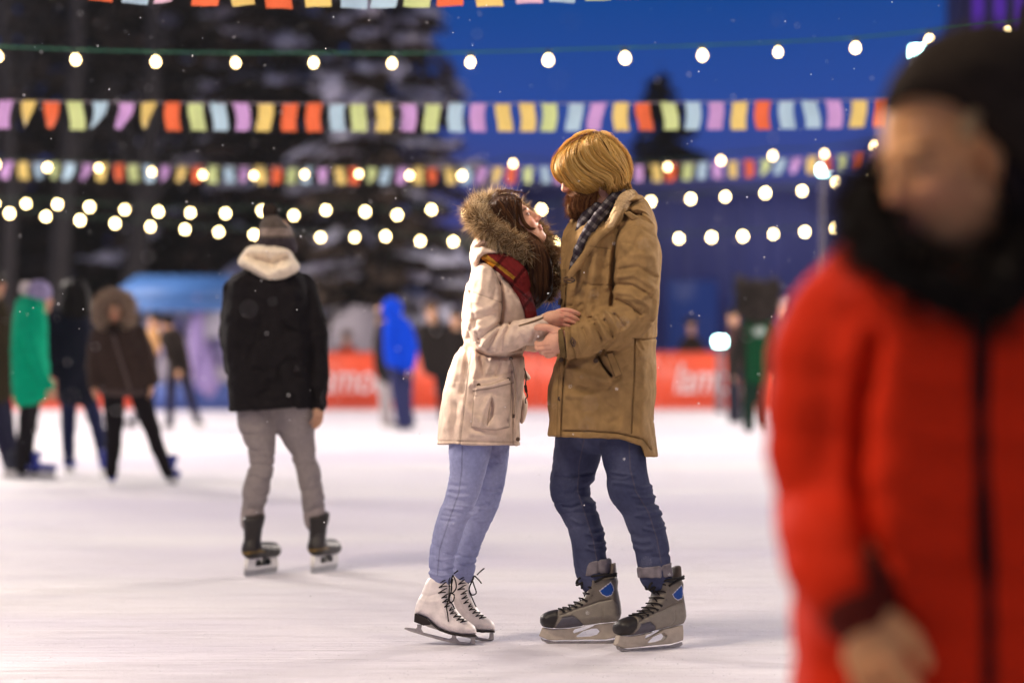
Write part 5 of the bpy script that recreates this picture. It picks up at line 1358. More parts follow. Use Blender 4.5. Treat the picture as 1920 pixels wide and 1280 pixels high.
mesh('fur_trim', V, Q, M_FUR, r5, o5, np.tile(np.array([.40, .30, .22]), (len(V), 1)))
strands(*fur(V, vnormals(V, Q), 2600, .036, .0030, [(.50, .38, .28), (.62, .50, .38), (.36, .26, .19)], (0, -.2, 0), .4, 4, 3), 'fur_trim', M_FUR, r5, o5)

# --- further skaters
D = 35.0
skater('dark skater bending forward in front of the pale tent wall', D, (313, 607), 300,
    [(306, 618), (330, 614), (345, 632), (357, 680), (355, 706), (318, 708), (310, 660), (298, 640)], (.018, .013, .011),
    [[(322, 695, 0, 11), (320, 750, 0, 9), (318, 792, 0, 7)], [(344, 695, 0, 11), (358, 750, 0, 9), (370, 790, 0, 6.5)]], (.016, .014, .03), [(317, 809, -110), (373, 804, -50)], SK_DARK,
    arms=[[(312, 632, -.1, 8), (316, 668, -.2, 8), (330, 692, -.24, 7)]], hands=[((331, 694, -.24), (.3, -.5, -.6), (0, -1, .3))], extra=[('cap', ELL(314, 600, D, 15, .12, 12), (.012, .010, .012), M_KNIT)], h=.014, pitch=-20)
D = 36.5
skater('skater with dark hair and a tan jacket half hidden behind the fur-hooded child', D, (289, 602), 330,
    [(282, 612), (297, 612), (302, 640), (296, 664), (278, 668), (272, 640)], (.42, .23, .10), [[(284, 655, 0, 10), (278, 720, 0, 8), (264, 780, 0, 7)], [(290, 655, .1, 10), (286, 720, .1, 8), (278, 780, .1, 6)]], (.03, .025, .05), [(246, 803, -150), (280, 803, -120)], SK_DARK,
    extra=[('hair', ELL(291, 596, D + .02, 14, .11, 13), (.015, .01, .008), M_HAIR)], h=.014)
D = 35.0
skater('skater in a bright blue hooded jacket and navy trousers', D, (736, 580), 200,
    [(724, 585), (740, 580), (756, 592), (772, 612), (779, 650), (776, 690), (748, 697), (724, 684), (718, 630)], (.002, .045, .50),
    [[(742, 680, 0, 15), (746, 740, 0, 12), (754, 795, 0, 10)], [(762, 680, .1, 14), (762, 740, .1, 12), (764, 795, .1, 10)]], (.025, .028, .085), [(752, 808, 160), (766, 806, 175)], SK_DARK,
    arms=[[(764, 615, -.05, 10), (774, 655, -.08, 9.5), (768, 690, -.12, 8)]], hands=[((767, 693, -.12), (0, 0, -1), (1, 0, 0))], extra=[('hood', ELL(735, 579, D, 19, .155, 22), (.002, .045, .50), M_CLOTH)], h=.014)
D = 36.0
skater('skater in a dark jacket and light trousers beside the blue jacket', D, (716, 590), 150,
    [(708, 604), (722, 602), (730, 625), (730, 712), (712, 716), (702, 690), (700, 640)], (.016, .013, .012),
    [[(716, 705, 0, 9), (718, 750, 0, 8), (719, 792, 0, 6)], [(728, 705, .1, 8), (728, 750, .1, 7), (730, 792, .1, 6)]], (.34, .30, .30), [(720, 804, 100), (731, 803, 60)], SK_DARK, extra=[('hair', ELL(716, 587, D, 13, .11, 14), (.02, .014, .01), M_HAIR)], h=.014)
D = 40.0
skater('man in dark clothes facing the camera left of the cream parka', D, (808, 587), 5,
    [(792, 612), (808, 604), (826, 610), (846, 630), (850, 690), (838, 705), (798, 702), (785, 660), (784, 630)], (.014, .011, .010),
    [[(822, 690, 0, 11), (828, 745, 0, 9), (832, 785, 0, 8)], [(836, 690, .1, 11), (838, 745, .1, 9), (842, 785, .1, 8)]], (.012, .010, .012), [(832, 792, -80), (844, 792, -70)], SK_DARK, extra=[('hair', ELL(808, 573, D + .02, 14, .12, 10), (.10, .05, .02), M_HAIR)], h=.015)
D = 41.0
skater('second man in dark clothes partly behind the cream parka', D, (854, 600), 330,
    [(840, 622), (856, 616), (872, 626), (882, 650), (880, 705), (842, 705), (834, 660)], (.016, .012, .011), [[(850, 690, 0, 11), (852, 745, 0, 9), (854, 785, 0, 8)], [(866, 690, .1, 11), (868, 745, .1, 9), (870, 785, .1, 8)]], (.014, .012, .014), [(856, 790, -80), (872, 790, -70)], SK_DARK,
    extra=[('hair', ELL(855, 587, D + .02, 13, .12, 9), (.03, .02, .01), M_HAIR)], h=.015)
D = 53.0
skater('spectator in a rust red jacket behind the barrier left of the blue skater', D, (650, 634), 20,
    [(640, 648), (655, 644), (668, 660), (672, 720), (628, 720), (630, 660)], (.32, .045, .02), [[(644, 700, 0, 8), (644, 760, 0, 7)], [(656, 700, 0, 8), (656, 760, 0, 7)]], (.02, .02, .03), [], SK_DARK, extra=[('hair', ELL(650, 627, D, 10, .12, 9), (.12, .06, .025), M_HAIR)], h=.016, group='spectators behind the barrier')
D = 52.6
skater('spectator in a dark brown jacket behind the barrier right of the khaki parka', D, (1296, 614), 355,
    [(1284, 632), (1297, 626), (1312, 634), (1325, 660), (1326, 720), (1268, 720), (1268, 660)], (.022, .013, .010), [[(1288, 710, 0, 9), (1288, 760, 0, 7)], [(1304, 710, 0, 9), (1304, 760, 0, 7)]], (.02, .02, .03), [], SK_DARK, extra=[('hair', ELL(1296, 602, D + .02, 12, .12, 9), (.03, .018, .012), M_HAIR)], h=.016, group='spectators behind the barrier')
D = 34.0
wf = ELL(1420, 565, D, 36, .26, 36).u(T([(1396, 545, D, 14), (1391, 530, D, 9), (1389, 521, D, 3)], 1), .04).u(T([(1446, 545, D, 14), (1451, 532, D, 9), (1454, 523, D, 3)], 1), .04).u(ELL(1418, 580, D - .2, 18, .14, 15), .06)
wf = wf.disp(lambda P: .02 * vnoise(P, 16, 2) + .012 * vnoise(P, 40, 3))
r14, o14 = skater('tall skater in a grey furry animal costume head and green jersey', D, (1420, 578), 350,
    [(1398, 600), (1420, 596), (1444, 602), (1452, 640), (1448, 700), (1440, 722), (1396, 722), (1390, 680), (1390, 630)], lambda P: np.where(((px_of(P)[0] > 1398) & (px_of(P)[0] < 1446) & (P[:, 1] < 34.0))[:, None], np.array([.003, .045, .016]), np.array([.016, .014, .012])),
    [[(1408, 712, 0, 16), (1404, 760, 0, 13), (1404, 800, 0, 10)], [(1430, 712, .15, 15), (1430, 755, .2, 12), (1432, 790, .3, 9)]], (.006, .020, .013), [(1404, 813, -85), (1434, 808, -60)], SK_DARK,
    arms=[[(1396, 612, 0, 11), (1380, 660, -.05, 11), (1376, 698, -.1, 10)], [(1446, 612, 0, 11), (1458, 660, -.05, 11), (1458, 695, -.1, 10)]], hands=[((1376, 702, -.1), (0, 0, -1), (-1, 0, 0)), ((1458, 700, -.1), (0, 0, -1), (1, 0, 0))],
    extra=[('badge', ELL(1424, 621, D - .16, 12, .02, 9), (.30, .36, .32), M_CLOTH)], h=.016, jname='jersey')
V, Q = polygonise(wf, .025)
mesh('costume_head', V, Q, M_FUR, r14, o14, np.tile(np.array([.045, .034, .028]), (len(V), 1)) * (1 + .5 * vnoise(V.astype(np.float32), 9, 4))[:, None])
strands(*fur(V, vnormals(V, Q), 1800, .09, .007, [(.06, .045, .038), (.035, .026, .022), (.10, .08, .07)], (0, 0, -.3), .4, 4, 4), 'costume_head', M_FUR, r14, o14)
D = 37.0
skater('skater with a tan face just left of the furry costume', D, (1374, 597), 20,
    [(1364, 614), (1376, 610), (1388, 616), (1392, 690), (1362, 690)], (.06, .03, .03), [[(1370, 680, 0, 9), (1371, 735, 0, 8), (1372, 785, 0, 7)], [(1382, 680, 0, 9), (1383, 735, 0, 8), (1384, 785, 0, 7)]], (.02, .02, .03), [(1373, 797, -90), (1386, 797, -80)], SK_DARK, extra=[('hair', ELL(1374, 588, D + .02, 12, .11, 9), (.03, .018, .01), M_HAIR)], h=.015)
D = 38.0
skater('skater in dusky pink between the furry costume and the red coat', D, (1470, 580), 340,
    [(1460, 598), (1472, 594), (1486, 602), (1490, 690), (1456, 690)], (.16, .06, .08), [[(1466, 680, 0, 9), (1467, 735, 0, 8), (1467, 785, 0, 7)], [(1480, 680, 0, 9), (1481, 735, 0, 8), (1482, 785, 0, 7)]], (.02, .02, .03), [(1468, 794, -90), (1484, 794, -80)], SK_DARK, extra=[('hat', ELL(1470, 570, D, 12, .11, 10), (.4, .3, .3), M_KNIT)], h=.015, skin=(.62, .36, .26))
# ------------------------------------------------------------------ ground
def ice_mat():
    m = mat('ice', (.80, .79, .80), rough=.42, spec=.35)
    nt = m.node_tree; b = nt.nodes['Principled BSDF']
    tc = nt.nodes.new('ShaderNodeTexCoord')
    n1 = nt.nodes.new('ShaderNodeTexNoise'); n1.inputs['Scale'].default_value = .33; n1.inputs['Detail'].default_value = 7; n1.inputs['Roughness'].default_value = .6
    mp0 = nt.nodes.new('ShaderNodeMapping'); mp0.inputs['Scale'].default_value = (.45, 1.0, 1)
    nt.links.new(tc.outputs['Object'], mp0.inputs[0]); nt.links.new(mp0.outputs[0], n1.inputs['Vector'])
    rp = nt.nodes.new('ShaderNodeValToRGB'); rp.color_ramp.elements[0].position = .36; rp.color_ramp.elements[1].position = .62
    rp.color_ramp.elements[0].color = (.73, .69, .80, 1); rp.color_ramp.elements[1].color = (.85, .825, .845, 1)  # frost tone, with lavender painted in for blue-lit reflections
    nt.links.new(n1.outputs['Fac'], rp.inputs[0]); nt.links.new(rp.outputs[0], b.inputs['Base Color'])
    # scratches left by blades: stretched noises at several angles, plus snow crumbs
    h = None
    for i, (a, sc) in enumerate(((10, (1.0, 95, 1)), (62, (.9, 80, 1)), (-35, (1.2, 110, 1)), (-78, (.9, 75, 1)))):
        mp = nt.nodes.new('ShaderNodeMapping'); mp.inputs['Rotation'].default_value = (0, 0, math.radians(a)); mp.inputs['Scale'].default_value = sc
        wv = nt.nodes.new('ShaderNodeTexNoise'); wv.inputs['Scale'].default_value = 1.0; wv.inputs['Detail'].default_value = 3; wv.inputs['Distortion'].default_value = .25
        r2 = nt.nodes.new('ShaderNodeValToRGB'); r2.color_ramp.elements[0].position = .60; r2.color_ramp.elements[1].position = .67
        nt.links.new(tc.outputs['Object'], mp.inputs[0]); nt.links.new(mp.outputs[0], wv.inputs['Vector']); nt.links.new(wv.outputs['Fac'], r2.inputs[0])
        if h is None: h = r2.outputs[0]
        else:
            ad = nt.nodes.new('ShaderNodeMath'); ad.operation = 'ADD'; nt.links.new(h, ad.inputs[0]); nt.links.new(r2.outputs[0], ad.inputs[1]); h = ad.outputs[0]
    n3 = nt.nodes.new('ShaderNodeTexNoise'); n3.inputs['Scale'].default_value = 38; n3.inputs['Detail'].default_value = 8; n3.inputs['Roughness'].default_value = .7
    nt.links.new(tc.outputs['Object'], n3.inputs['Vector'])
    ad = nt.nodes.new('ShaderNodeMath'); ad.operation = 'MULTIPLY_ADD'; ad.inputs[1].default_value = 1.3
    nt.links.new(n3.outputs['Fac'], ad.inputs[0]); nt.links.new(h, ad.inputs[2])
    bp = nt.nodes.new('ShaderNodeBump'); bp.inputs['Strength'].default_value = .8; bp.inputs['Distance'].default_value = .007
    nt.links.new(ad.outputs[0], bp.inputs['Height']); nt.links.new(bp.outputs[0], b.inputs['Normal'])
    mr = nt.nodes.new('ShaderNodeMapRange'); mr.inputs[3].default_value = .34; mr.inputs[4].default_value = .62
    nt.links.new(n1.outputs['Fac'], mr.inputs[0]); nt.links.new(mr.outputs[0], b.inputs['Roughness'])
    return m
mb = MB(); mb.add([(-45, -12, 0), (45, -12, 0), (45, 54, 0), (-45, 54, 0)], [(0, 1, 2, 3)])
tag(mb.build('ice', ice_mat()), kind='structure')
M_SNOW = mat('snow', (.62, .62, .68), rough=.9, bump=.5, bscale=3, var=.08, vscale=1.5)
mb = MB(); mb.add([(-300, -60, -.02), (300, -60, -.02), (300, 420, -.02), (-300, 420, -.02)], [(0, 1, 2, 3)])
tag(mb.build('snow_ground', M_SNOW), kind='structure')

# ------------------------------------------------------------------ barrier boards with white lettering
DB = 50.4; SB = DB / F
M_RED = mat('barrier red', (.82, .095, .035), rough=.5, var=.05, vscale=2)
M_WHITE = mat('lettering white', (.85, .80, .78), rough=.6)
M_CAP = mat('barrier cap', (.55, .07, .04), rough=.5)
fc = bpy.data.curves.new('lettering', 'FONT'); fc.body = 'lamoda'; fc.size = .80; fc.shear = .28; fc.extrude = .006; fc.align_x = 'CENTER'; fc.space_character = .98
fo = bpy.data.objects.new('lettering_source', fc); COL.objects.link(fo)
bpy.context.view_layer.update()
txt = bpy.data.meshes.new_from_object(fo.evaluated_get(bpy.context.evaluated_depsgraph_get()))
bpy.data.objects.remove(fo)
txt.materials.clear(); txt.materials.append(M_WHITE)
wt = max(v.co.x for v in txt.vertices) - min(v.co.x for v in txt.vertices)
for v in txt.vertices: v.co.x *= 1.80 / wt; v.co.y *= 1.12
PW = 225
notes = ['far left behind the olive coat', 'behind the green coat', 'left of the pale tent wall', None, 'between the black jacket and the blue skater', 'behind the blue skater and the cream parka', 'between the couple', 'right of the khaki parka', 'behind the furry costume', 'right behind the red puffer coat', 'under the right half of the red coat', 'beyond the right edge of the red coat', 'just past the right edge of the photo', 'farthest right along the rink']
for i, note in enumerate(notes):
    x0 = 1232 + (i - 7) * PW
    if note is None or x0 + PW < -150: continue
    xa = W(x0, 0, DB)[0]; wd = PW * SB - .012
    o = empty('barrier_board', (xa, DB, 0), 'red rink barrier board with white slanted lettering, ' + note, 'barrier', 'barrier boards along the far side')
    mb = MB(); mb.box((0, 0, .05), (wd, .06, 1.17)); mb.build('board', M_RED, o)
    mb = MB(); mb.box((0, -.012, 1.172), (wd, .075, 1.215)); mb.build('cap_rail', M_CAP, o)
    mb = MB(); mb.box((0, -.014, 0), (wd, .05, .052)); mb.build('kick_strip', mat('kick', (.75, .25, .18), rough=.5) if i == 0 else bpy.data.materials.get('kick') or M_CAP, o)
    t = bpy.data.objects.new('lettering', txt); COL.objects.link(t); t.parent = o
    t.location = (wd * .5, -.010, .36); t.rotation_euler = (math.radians(90), 0, 0)

# ------------------------------------------------------------------ market tent on the left, pavilion in the middle
M_TENT = mat('tent wall', (.40, .37, .42), rough=.8, var=.12, vscale=1.2, bump=.2, bscale=3)
M_BLUE = mat('tent roof blue', (.045, .14, .38), rough=.55, var=.08, vscale=2)
M_NAVY = mat('navy skirt', (.05, .09, .30), rough=.7)
M_DRAPE = mat('lavender drape', (.26, .19, .40), rough=.8, var=.1)
Dt = 50.0; st = Dt / F
xl, xr = W(268, 0, Dt)[0], W(446, 0, Dt)[0]; zt = EYE + (674 - 566) * st
o = empty('market_tent', ((xl + xr) / 2, Dt, 0), 'market tent with a light blue pitched roof and pale walls', 'tent')
og = o.location
mb = MB(); mb.box((xl, Dt, .55), (xr, Dt + 2.6, zt)); mb.build('wall', M_TENT, o, og)
mb = MB(); mb.box((xl - .01, Dt - .02, .0), (xr + .01, Dt + 2.62, .56)); mb.build('skirt', M_NAVY, o, og)
za = zt - .02; zp = EYE + (674 - 513) * st; xa, xb = W(196, 0, Dt)[0], W(452, 0, Dt)[0]
xm0, xm1 = W(242, 0, Dt)[0], W(425, 0, Dt)[0]
V = [(xa, Dt - .5, za), (xb, Dt - .5, za), (xb, Dt + 3.1, za), (xa, Dt + 3.1, za), (xm0, Dt + 1.0, zp), (xm1, Dt + 1.0, zp), (xm1, Dt + 1.6, zp), (xm0, Dt + 1.6, zp)]
mb = MB(); mb.add(V, [(0, 1, 5, 4), (1, 2, 6, 5), (2, 3, 7, 6), (3, 0, 4, 7), (4, 5, 6, 7), (3, 2, 1, 0)]); mb.build('roof', M_BLUE, o, og)
mb = MB(); mb.box((xa, Dt - .52, za - .18), (xb, Dt - .48, za)); mb.build('valance', M_BLUE, o, og)
dr = T([(372, 572, Dt - .15, 14), (368, 610, Dt - .2, 17), (372, 660, Dt - .25, 20), (392, 720, Dt - .25, 22)], 3).disp(lambda P: .05 * np.sin(P[:, 0] * 22).astype(np.float32) + .03 * vnoise(P, 4, 2))
sculpt('drape', dr, .04, M_DRAPE, o, og)
M_PANEL = mat('tent panel', (.34, .30, .46), rough=.7, var=.2, vscale=3)
for x, z0, z1 in ((322, 1.1, 1.9), (418, .9, 1.5)):
    p = W(x, 0, Dt); mb = MB(); mb.box((p[0] - .28, Dt - .015, z0), (p[0] + .28, Dt - .002, z1), None); mb.build('panel', M_PANEL, o, og)

# grey tarpaulin lean-to behind the barrier
Dc = 54.0
o = empty('tarpaulin', (W(665, 0, Dc)[0], Dc, 0), 'grey tarpaulin slung over a frame behind the barrier', 'tarpaulin')
mb = MB(); p = lambda x, y, d: W(x, y, Dc + d)
mb.add([p(622, 600, 0), p(662, 572, 0), p(704, 578, 0), p(712, 674, 0), p(690, 676, -.2), p(640, 652, -.3), p(612, 672, 0), p(622, 600, 1.6), p(662, 572, 1.6), p(704, 578, 1.6), p(712, 674, 1.6), p(612, 672, 1.6)],
       [(0, 1, 5, 6), (1, 2, 4, 5), (2, 3, 4, 4), (1, 0, 7, 8), (2, 1, 8, 9), (3, 2, 9, 10), (0, 6, 11, 7), (7, 11, 10, 9)])
mb.build('sheet', mat('tarp', (.27, .24, .27), rough=.7, var=.2, vscale=2), o, o.location)
mb = MB(); [mb.tube([W(x, 0, Dc + .8) * np.array([1, 1, 0]), W(x, 575, Dc + .8)], .03) for x in (630, 700)]; mb.build('frame', M_STEEL, o, o.location)

# pavilion with a flat blue eave and olive windows
Dp = 62.0
M_PAV = mat('pavilion wall', (.20, .17, .26), rough=.8, var=.2, vscale=.6)
M_EAVE = mat('eave blue', (.06, .12, .42), rough=.6, var=.1)
M_OLIVE = mat('window olive', (.20, .20, .16), rough=.25, emit=(.30, .30, .20), estr=.22)
M_SIGN = mat('lit sign blue', (.2, .3, .7), rough=.5, emit=(.16, .28, .80), estr=.55)
x0, x1 = W(636, 0, Dp)[0], W(985, 0, Dp)[0]
o = empty('pavilion', ((x0 + x1) / 2, Dp, 0), 'low dark pavilion with a blue eave and dim olive windows behind the couple', 'building')
og = o.location
mb = MB(); mb.box((x0, Dp, 0), (x1, Dp + 8, EYE + (674 - 425) * Dp / F)); mb.build('wall', M_PAV, o, og)
mb = MB(); mb.box((W(640, 0, Dp)[0], Dp - 1.4, EYE + (674 - 528) * Dp / F), (x1 + .3, Dp + .3, EYE + (674 - 500) * Dp / F)); mb.build('eave', M_EAVE, o, og)
for i in range(5):
    xa = W(700 + i * 44, 0, Dp)[0]
    mb = MB(); mb.box((xa, Dp - .06, EYE + (674 - 492) * Dp / F), (xa + 36 * Dp / F, Dp - .003, EYE + (674 - 446) * Dp / F)); mb.build('window', M_OLIVE, o, og)
xa = W(770, 0, Dp)[0]
mb = MB(); mb.box((xa, Dp - 1.45, EYE + (674 - 552) * Dp / F), (xa + 54 * Dp / F, Dp - 1.3, EYE + (674 - 533) * Dp / F)); mb.build('sign', M_SIGN, o, og)
xa = W(893, 0, Dp)[0]
mb = MB(); mb.box((xa, Dp - .3, 0), (xa + .5, Dp - .004, EYE + (674 - 330) * Dp / F)); mb.build('pilaster', mat('pilaster', (.42, .34, .40), rough=.8), o, og)

# long dusk-blue hall at the right
Dh = 72.0
M_HALL = mat('hall cladding', (.22, .24, .58), rough=.65, var=.4, vscale=.16)
x0, x1 = W(985, 0, Dh)[0], W(2250, 0, Dh)[0]; zh = EYE + (674 - 345) * Dh / F
o = empty('hall', ((x0 + x1) / 2, Dh, 0), 'long dusky blue hall with ribbed cladding beyond the barrier', 'building'); og = o.location
mb = MB(); mb.box((x0, Dh, 0), (x1, Dh + 14, zh)); mb.build('wall', M_HALL, o, og)
mb = MB(); rr = random.Random(4); x = x0 + .2
while x < x1 - .3:
    w = rr.uniform(.05, .12); mb.box((x, Dh - rr.uniform(.08, .16), .1), (x + w, Dh - .003, zh - .25)); x += rr.uniform(.35, .7)
r_ = mb.build('cladding_ribs', mat('hall ribs', (.22, .25, .60), rough=.6), o, og)
mb = MB(); mb.box((x0 - .2, Dh - .25, zh - .22), (x1 + .2, Dh + 14.2, zh + .12)); mb.build('roof_edge', mat('roof edge', (.22, .24, .56), rough=.8), o, og)
M_DIMWIN = mat('dim window', (.05, .08, .25), rough=.2, emit=(.06, .13, .55), estr=.16)
for i in range(7):
    xa = W(1010 + i * 120, 0, Dh)[0]
    mb = MB(); mb.box((xa, Dh - .20, 1.3), (xa + 1.5, Dh - .165, 3.4)); mb.build('window', M_DIMWIN, o, og)
# violet-lit tower in the top right corner
Dv = 84.0; xa, xb = W(1812, 0, Dv)[0], W(2010, 0, Dv)[0]
o = empty('tower', ((xa + xb) / 2, Dv, 0), 'tower block with added violet glow strips behind the dark beanie', 'building'); og = o.location
mb = MB(); mb.box((xa, Dv, 0), (xb, Dv + 4, 22)); mb.build('wall', mat('tower wall', (.06, .04, .14), rough=.6), o, og)
for i in range(5):
    x = xa + .25 + i * .75
    mb = MB(); mb.box((x, Dv - .05, 3), (x + .30, Dv - .003, 21.5)); mb.build('glow_strip', bpy.data.materials.get('violet strip') or mat('violet strip', (.1, .03, .3), emit=(.075, .012, .30), estr=1.0), o, og)  # glowing strips added in place of violet light falling on the wall

# ------------------------------------------------------------------ trees
M_BARK = mat('bark', (.055, .045, .040), rough=.9, bump=.8, bscale=14, var=.3, vscale=6)
M_PALE = mat('pale bark', (.030, .025, .024), rough=.9, bump=.6, bscale=10, var=.25, vscale=4)
M_NEEDLE = mat('needles', rough=.8, vcol=True, spec=.15)
M_BSNOW = mat('branch snow', (.72, .70, .80), rough=.85)
def quads(c, n, u, w, l):
    """small leaf quads: centre, normal hint, long axis, width, length"""
    u = u / np.linalg.norm(u, axis=1, keepdims=True)
    v = np.cross(n, u); v /= np.maximum(np.linalg.norm(v, axis=1, keepdims=True), 1e-6)
    a = u * l[:, None] / 2; b = v * w[:, None] / 2
    V = np.stack([c - a, c + b - a * .1, c + a, c - b - a * .1], 1).reshape(-1, 3)
    return V, np.arange(len(V)).reshape(-1, 4)
def spruce(px, D, Hh, Rb, label, seed, snow=1.0, z0=.6, dark=1.0):
    g = np.random.default_rng(seed)
    x, y = W(px, 0, D)[0], D
    o = empty('spruce_tree', (x, y, 0), label, 'tree', 'trees beyond the rink')
    mb = MB()
    zz = np.linspace(0, Hh, 14)
    mb.tube(np.stack([x + .05 * np.sin(zz), y + .05 * np.cos(zz * 1.3), zz], 1), .26 * (1 - zz / Hh) ** .8 * Hh / 16 + .02, 9)
    PV, PC, SV, sv = [], [], [], 0
    cs, us, ns, ws, ls, cl = [], [], [], [], [], []
    ss, su, sn, sw, sl = [], [], [], [], []
    z = z0
    while z < Hh - .3:
        t = z / Hh
        L0 = Rb * (1 - t) ** .85 + .15
        nb = int(g.integers(6, 9))
        for k in range(nb):
            a = g.uniform(0, 6.283); L = L0 * g.uniform(.65, 1.12)
            d = np.array([math.cos(a), math.sin(a), 0])
            zs = z + g.uniform(-.2, .2)
            s = np.linspace(0, 1, 7)
            dr = g.uniform(.15, .32) * L
            br = np.array([x, y, zs]) + d * (s * L)[:, None] + np.array([0, 0, 1]) * (-dr * s ** 1.4 + .10 * L * s ** 4)[:, None]
            mb.tube(br, .035 * (1 - .8 * s), 4, cap=False)
            m = int(26 * L) + 6
            q = g.uniform(.12, 1, m) ** .8
            c = np.stack([np.interp(q, s, br[:, i]) for i in range(3)], 1)
            lat = np.array([-d[1], d[0], 0])
            side = g.choice((-1, 1), m); spread = .30 * L * (1 - q * .75) * g.uniform(.1, 1, m)
            c = c + lat * (side * spread)[:, None] + np.array([0, 0, -1]) * (g.uniform(0, .22, m) + spread * .15)[:, None]
            u = d * .6 + lat * (side * .7)[:, None] + g.normal(0, .25, (m, 3)) + np.array([0, 0, -.35])
            cs.append(c); us.append(u); ns.append(np.array([0, 0, 1]) + g.normal(0, .5, (m, 3))); ws.append(g.uniform(.10, .22, m)); ls.append(g.uniform(.28, .60, m))
            cl.append(np.array([.10, .070, .050]) * dark * (g.uniform(.5, 1.5, m))[:, None])
            if snow > .15 and g.random() < .32 * snow:
                ms = int(7 * L) + 2
                q = g.uniform(.25, .98, ms); c = np.stack([np.interp(q, s, br[:, i]) for i in range(3)], 1) + lat * (g.normal(0, .16 * L, ms) * (1 - q * .5))[:, None] + np.array([0, 0, .05])
                ss.append(c); su.append(d + g.normal(0, .3, (ms, 3)) + np.array([0, 0, -.25])); sn.append(np.array([0, 0, 1]) + g.normal(0, .25, (ms, 3))); sw.append(g.uniform(.30, .70, ms)); sl.append(g.uniform(.5, 1.1, ms))
        z += g.uniform(.26, .42) * (1.15 - .4 * t)
    mb.build('trunk', M_BARK, o, o.location, True)
    V, Q = quads(*[np.concatenate(a) for a in (cs, ns, us, ws, ls)])
    mesh('crown', V, Q, M_NEEDLE, o, o.location, np.repeat(np.concatenate(cl), 4, 0), False)
    if ss:
        c, n, u, w, l = [np.concatenate(a) for a in (ss, sn, su, sw, sl)]
        V1, Q1 = quads(c, n, u, w, l)
        up = np.tile(np.array([0, 0, .06]), (len(c), 1))              # domed pads of snow: raise the middle
        Vc = c + up * (1 + w[:, None])
        base = V1.reshape(-1, 4, 3)
        VV = np.concatenate([base, Vc[:, None]], 1).reshape(-1, 3)
        i = np.arange(len(c))[:, None] * 5
        TF = np.concatenate([np.stack([i[:, 0] + a, i[:, 0] + (a + 1) % 4, i[:, 0] + 4], 1) for a in range(4)])
        mesh('branch_snow', VV, TF, M_BSNOW, o, o.location, None, True)
    return o
spruce(716, 60, 15, 3.3, 'tall snowy spruce whose right edge stands against the blue sky', 1, 1.25)
spruce(520, 63, 17, 3.6, 'tall snowy spruce behind the pompom beanie', 2, 1.0)
spruce(330, 66, 18, 3.8, 'tall dark spruce above the blue tent roof', 3, .35)
spruce(600, 72, 19, 4.0, 'spruce with little snow in the gap behind two nearer spruces', 4, .5)
spruce(170, 68, 18, 3.8, 'dark spruce without snow between two pale trunks', 5, .1)
spruce(20, 66, 17, 3.6, 'dark spruce without snow at the left edge of the photo', 6, .1)
spruce(430, 76, 20, 4.2, 'dark spruce set far back in the row', 7, .2)
spruce(-140, 68, 17, 3.8, 'dark spruce beyond the left edge', 8, .1)
spruce(250, 80, 21, 4.4, 'dark spruce deepest in the row on the left', 9, .1)
spruce(1240, 96, 12.8, 5.0, 'lone spruce rising over the hall roof against the sky', 10, 0, dark=.6)
spruce(1130, 100, 9.4, 4.0, 'low spruce just left of the lone spruce over the hall', 11, 0, dark=.6)
spruce(1345, 102, 8.6, 3.6, 'low spruce just right of the lone spruce over the hall', 12, 0, dark=.6)
def bare(px, D, Hh, r, label, seed, lean=0):
    g = np.random.default_rng(seed)
    x, y = W(px, 0, D)[0], D
    o = empty('bare_tree', (x, y, 0), label, 'tree', 'trees beyond the rink')
    mb = MB(); zz = np.linspace(0, Hh, 12)
    tr = np.stack([x + lean * zz / Hh + .12 * np.sin(zz * .6 + seed), y + .1 * np.cos(zz * .5), zz], 1)
    mb.tube(tr, r * (1 - .7 * zz / Hh), 10); mb.build('trunk', M_PALE, o, o.location, True)
    mb = MB()
    for k in range(22):
        z = g.uniform(.3, .98) * Hh; p = np.array([np.interp(z, zz, tr[:, i]) for i in range(3)])
        a = g.uniform(0, 6.28); L = g.uniform(.8, 2.4) * (1.2 - z / Hh)
        d = np.array([math.cos(a) * .7, math.sin(a) * .7, .8])
        s = np.linspace(0, 1, 6); br = p + d * (s * L)[:, None] + np.array([0, 0, .4]) * (L * s ** 2)[:, None] + g.normal(0, .05, (6, 3)) * s[:, None]
        mb.tube(br, r * .28 * (1 - .85 * s), 5, cap=False)
        for _ in range(4):
            q = g.uniform(.3, .95); p2 = np.array([np.interp(q, s, br[:, i]) for i in range(3)]); d2 = d + g.normal(0, .6, 3)
            mb.tube(p2 + d2 * (np.linspace(0, 1, 4) * L * .4)[:, None], r * .09 * np.linspace(1, .2, 4), 4, cap=False)
    mb.build('limbs', M_PALE, o, o.location, True)
bare(112, 57, 15, .30, 'pale bare trunk rising behind the navy coat', 3, .5)
bare(238, 58, 13, .34, 'pale bare trunk just left of the blue tent roof', 4, .9)
bare(8, 56, 14, .22, 'thin pale trunk at the left edge of the photo', 5, .1)

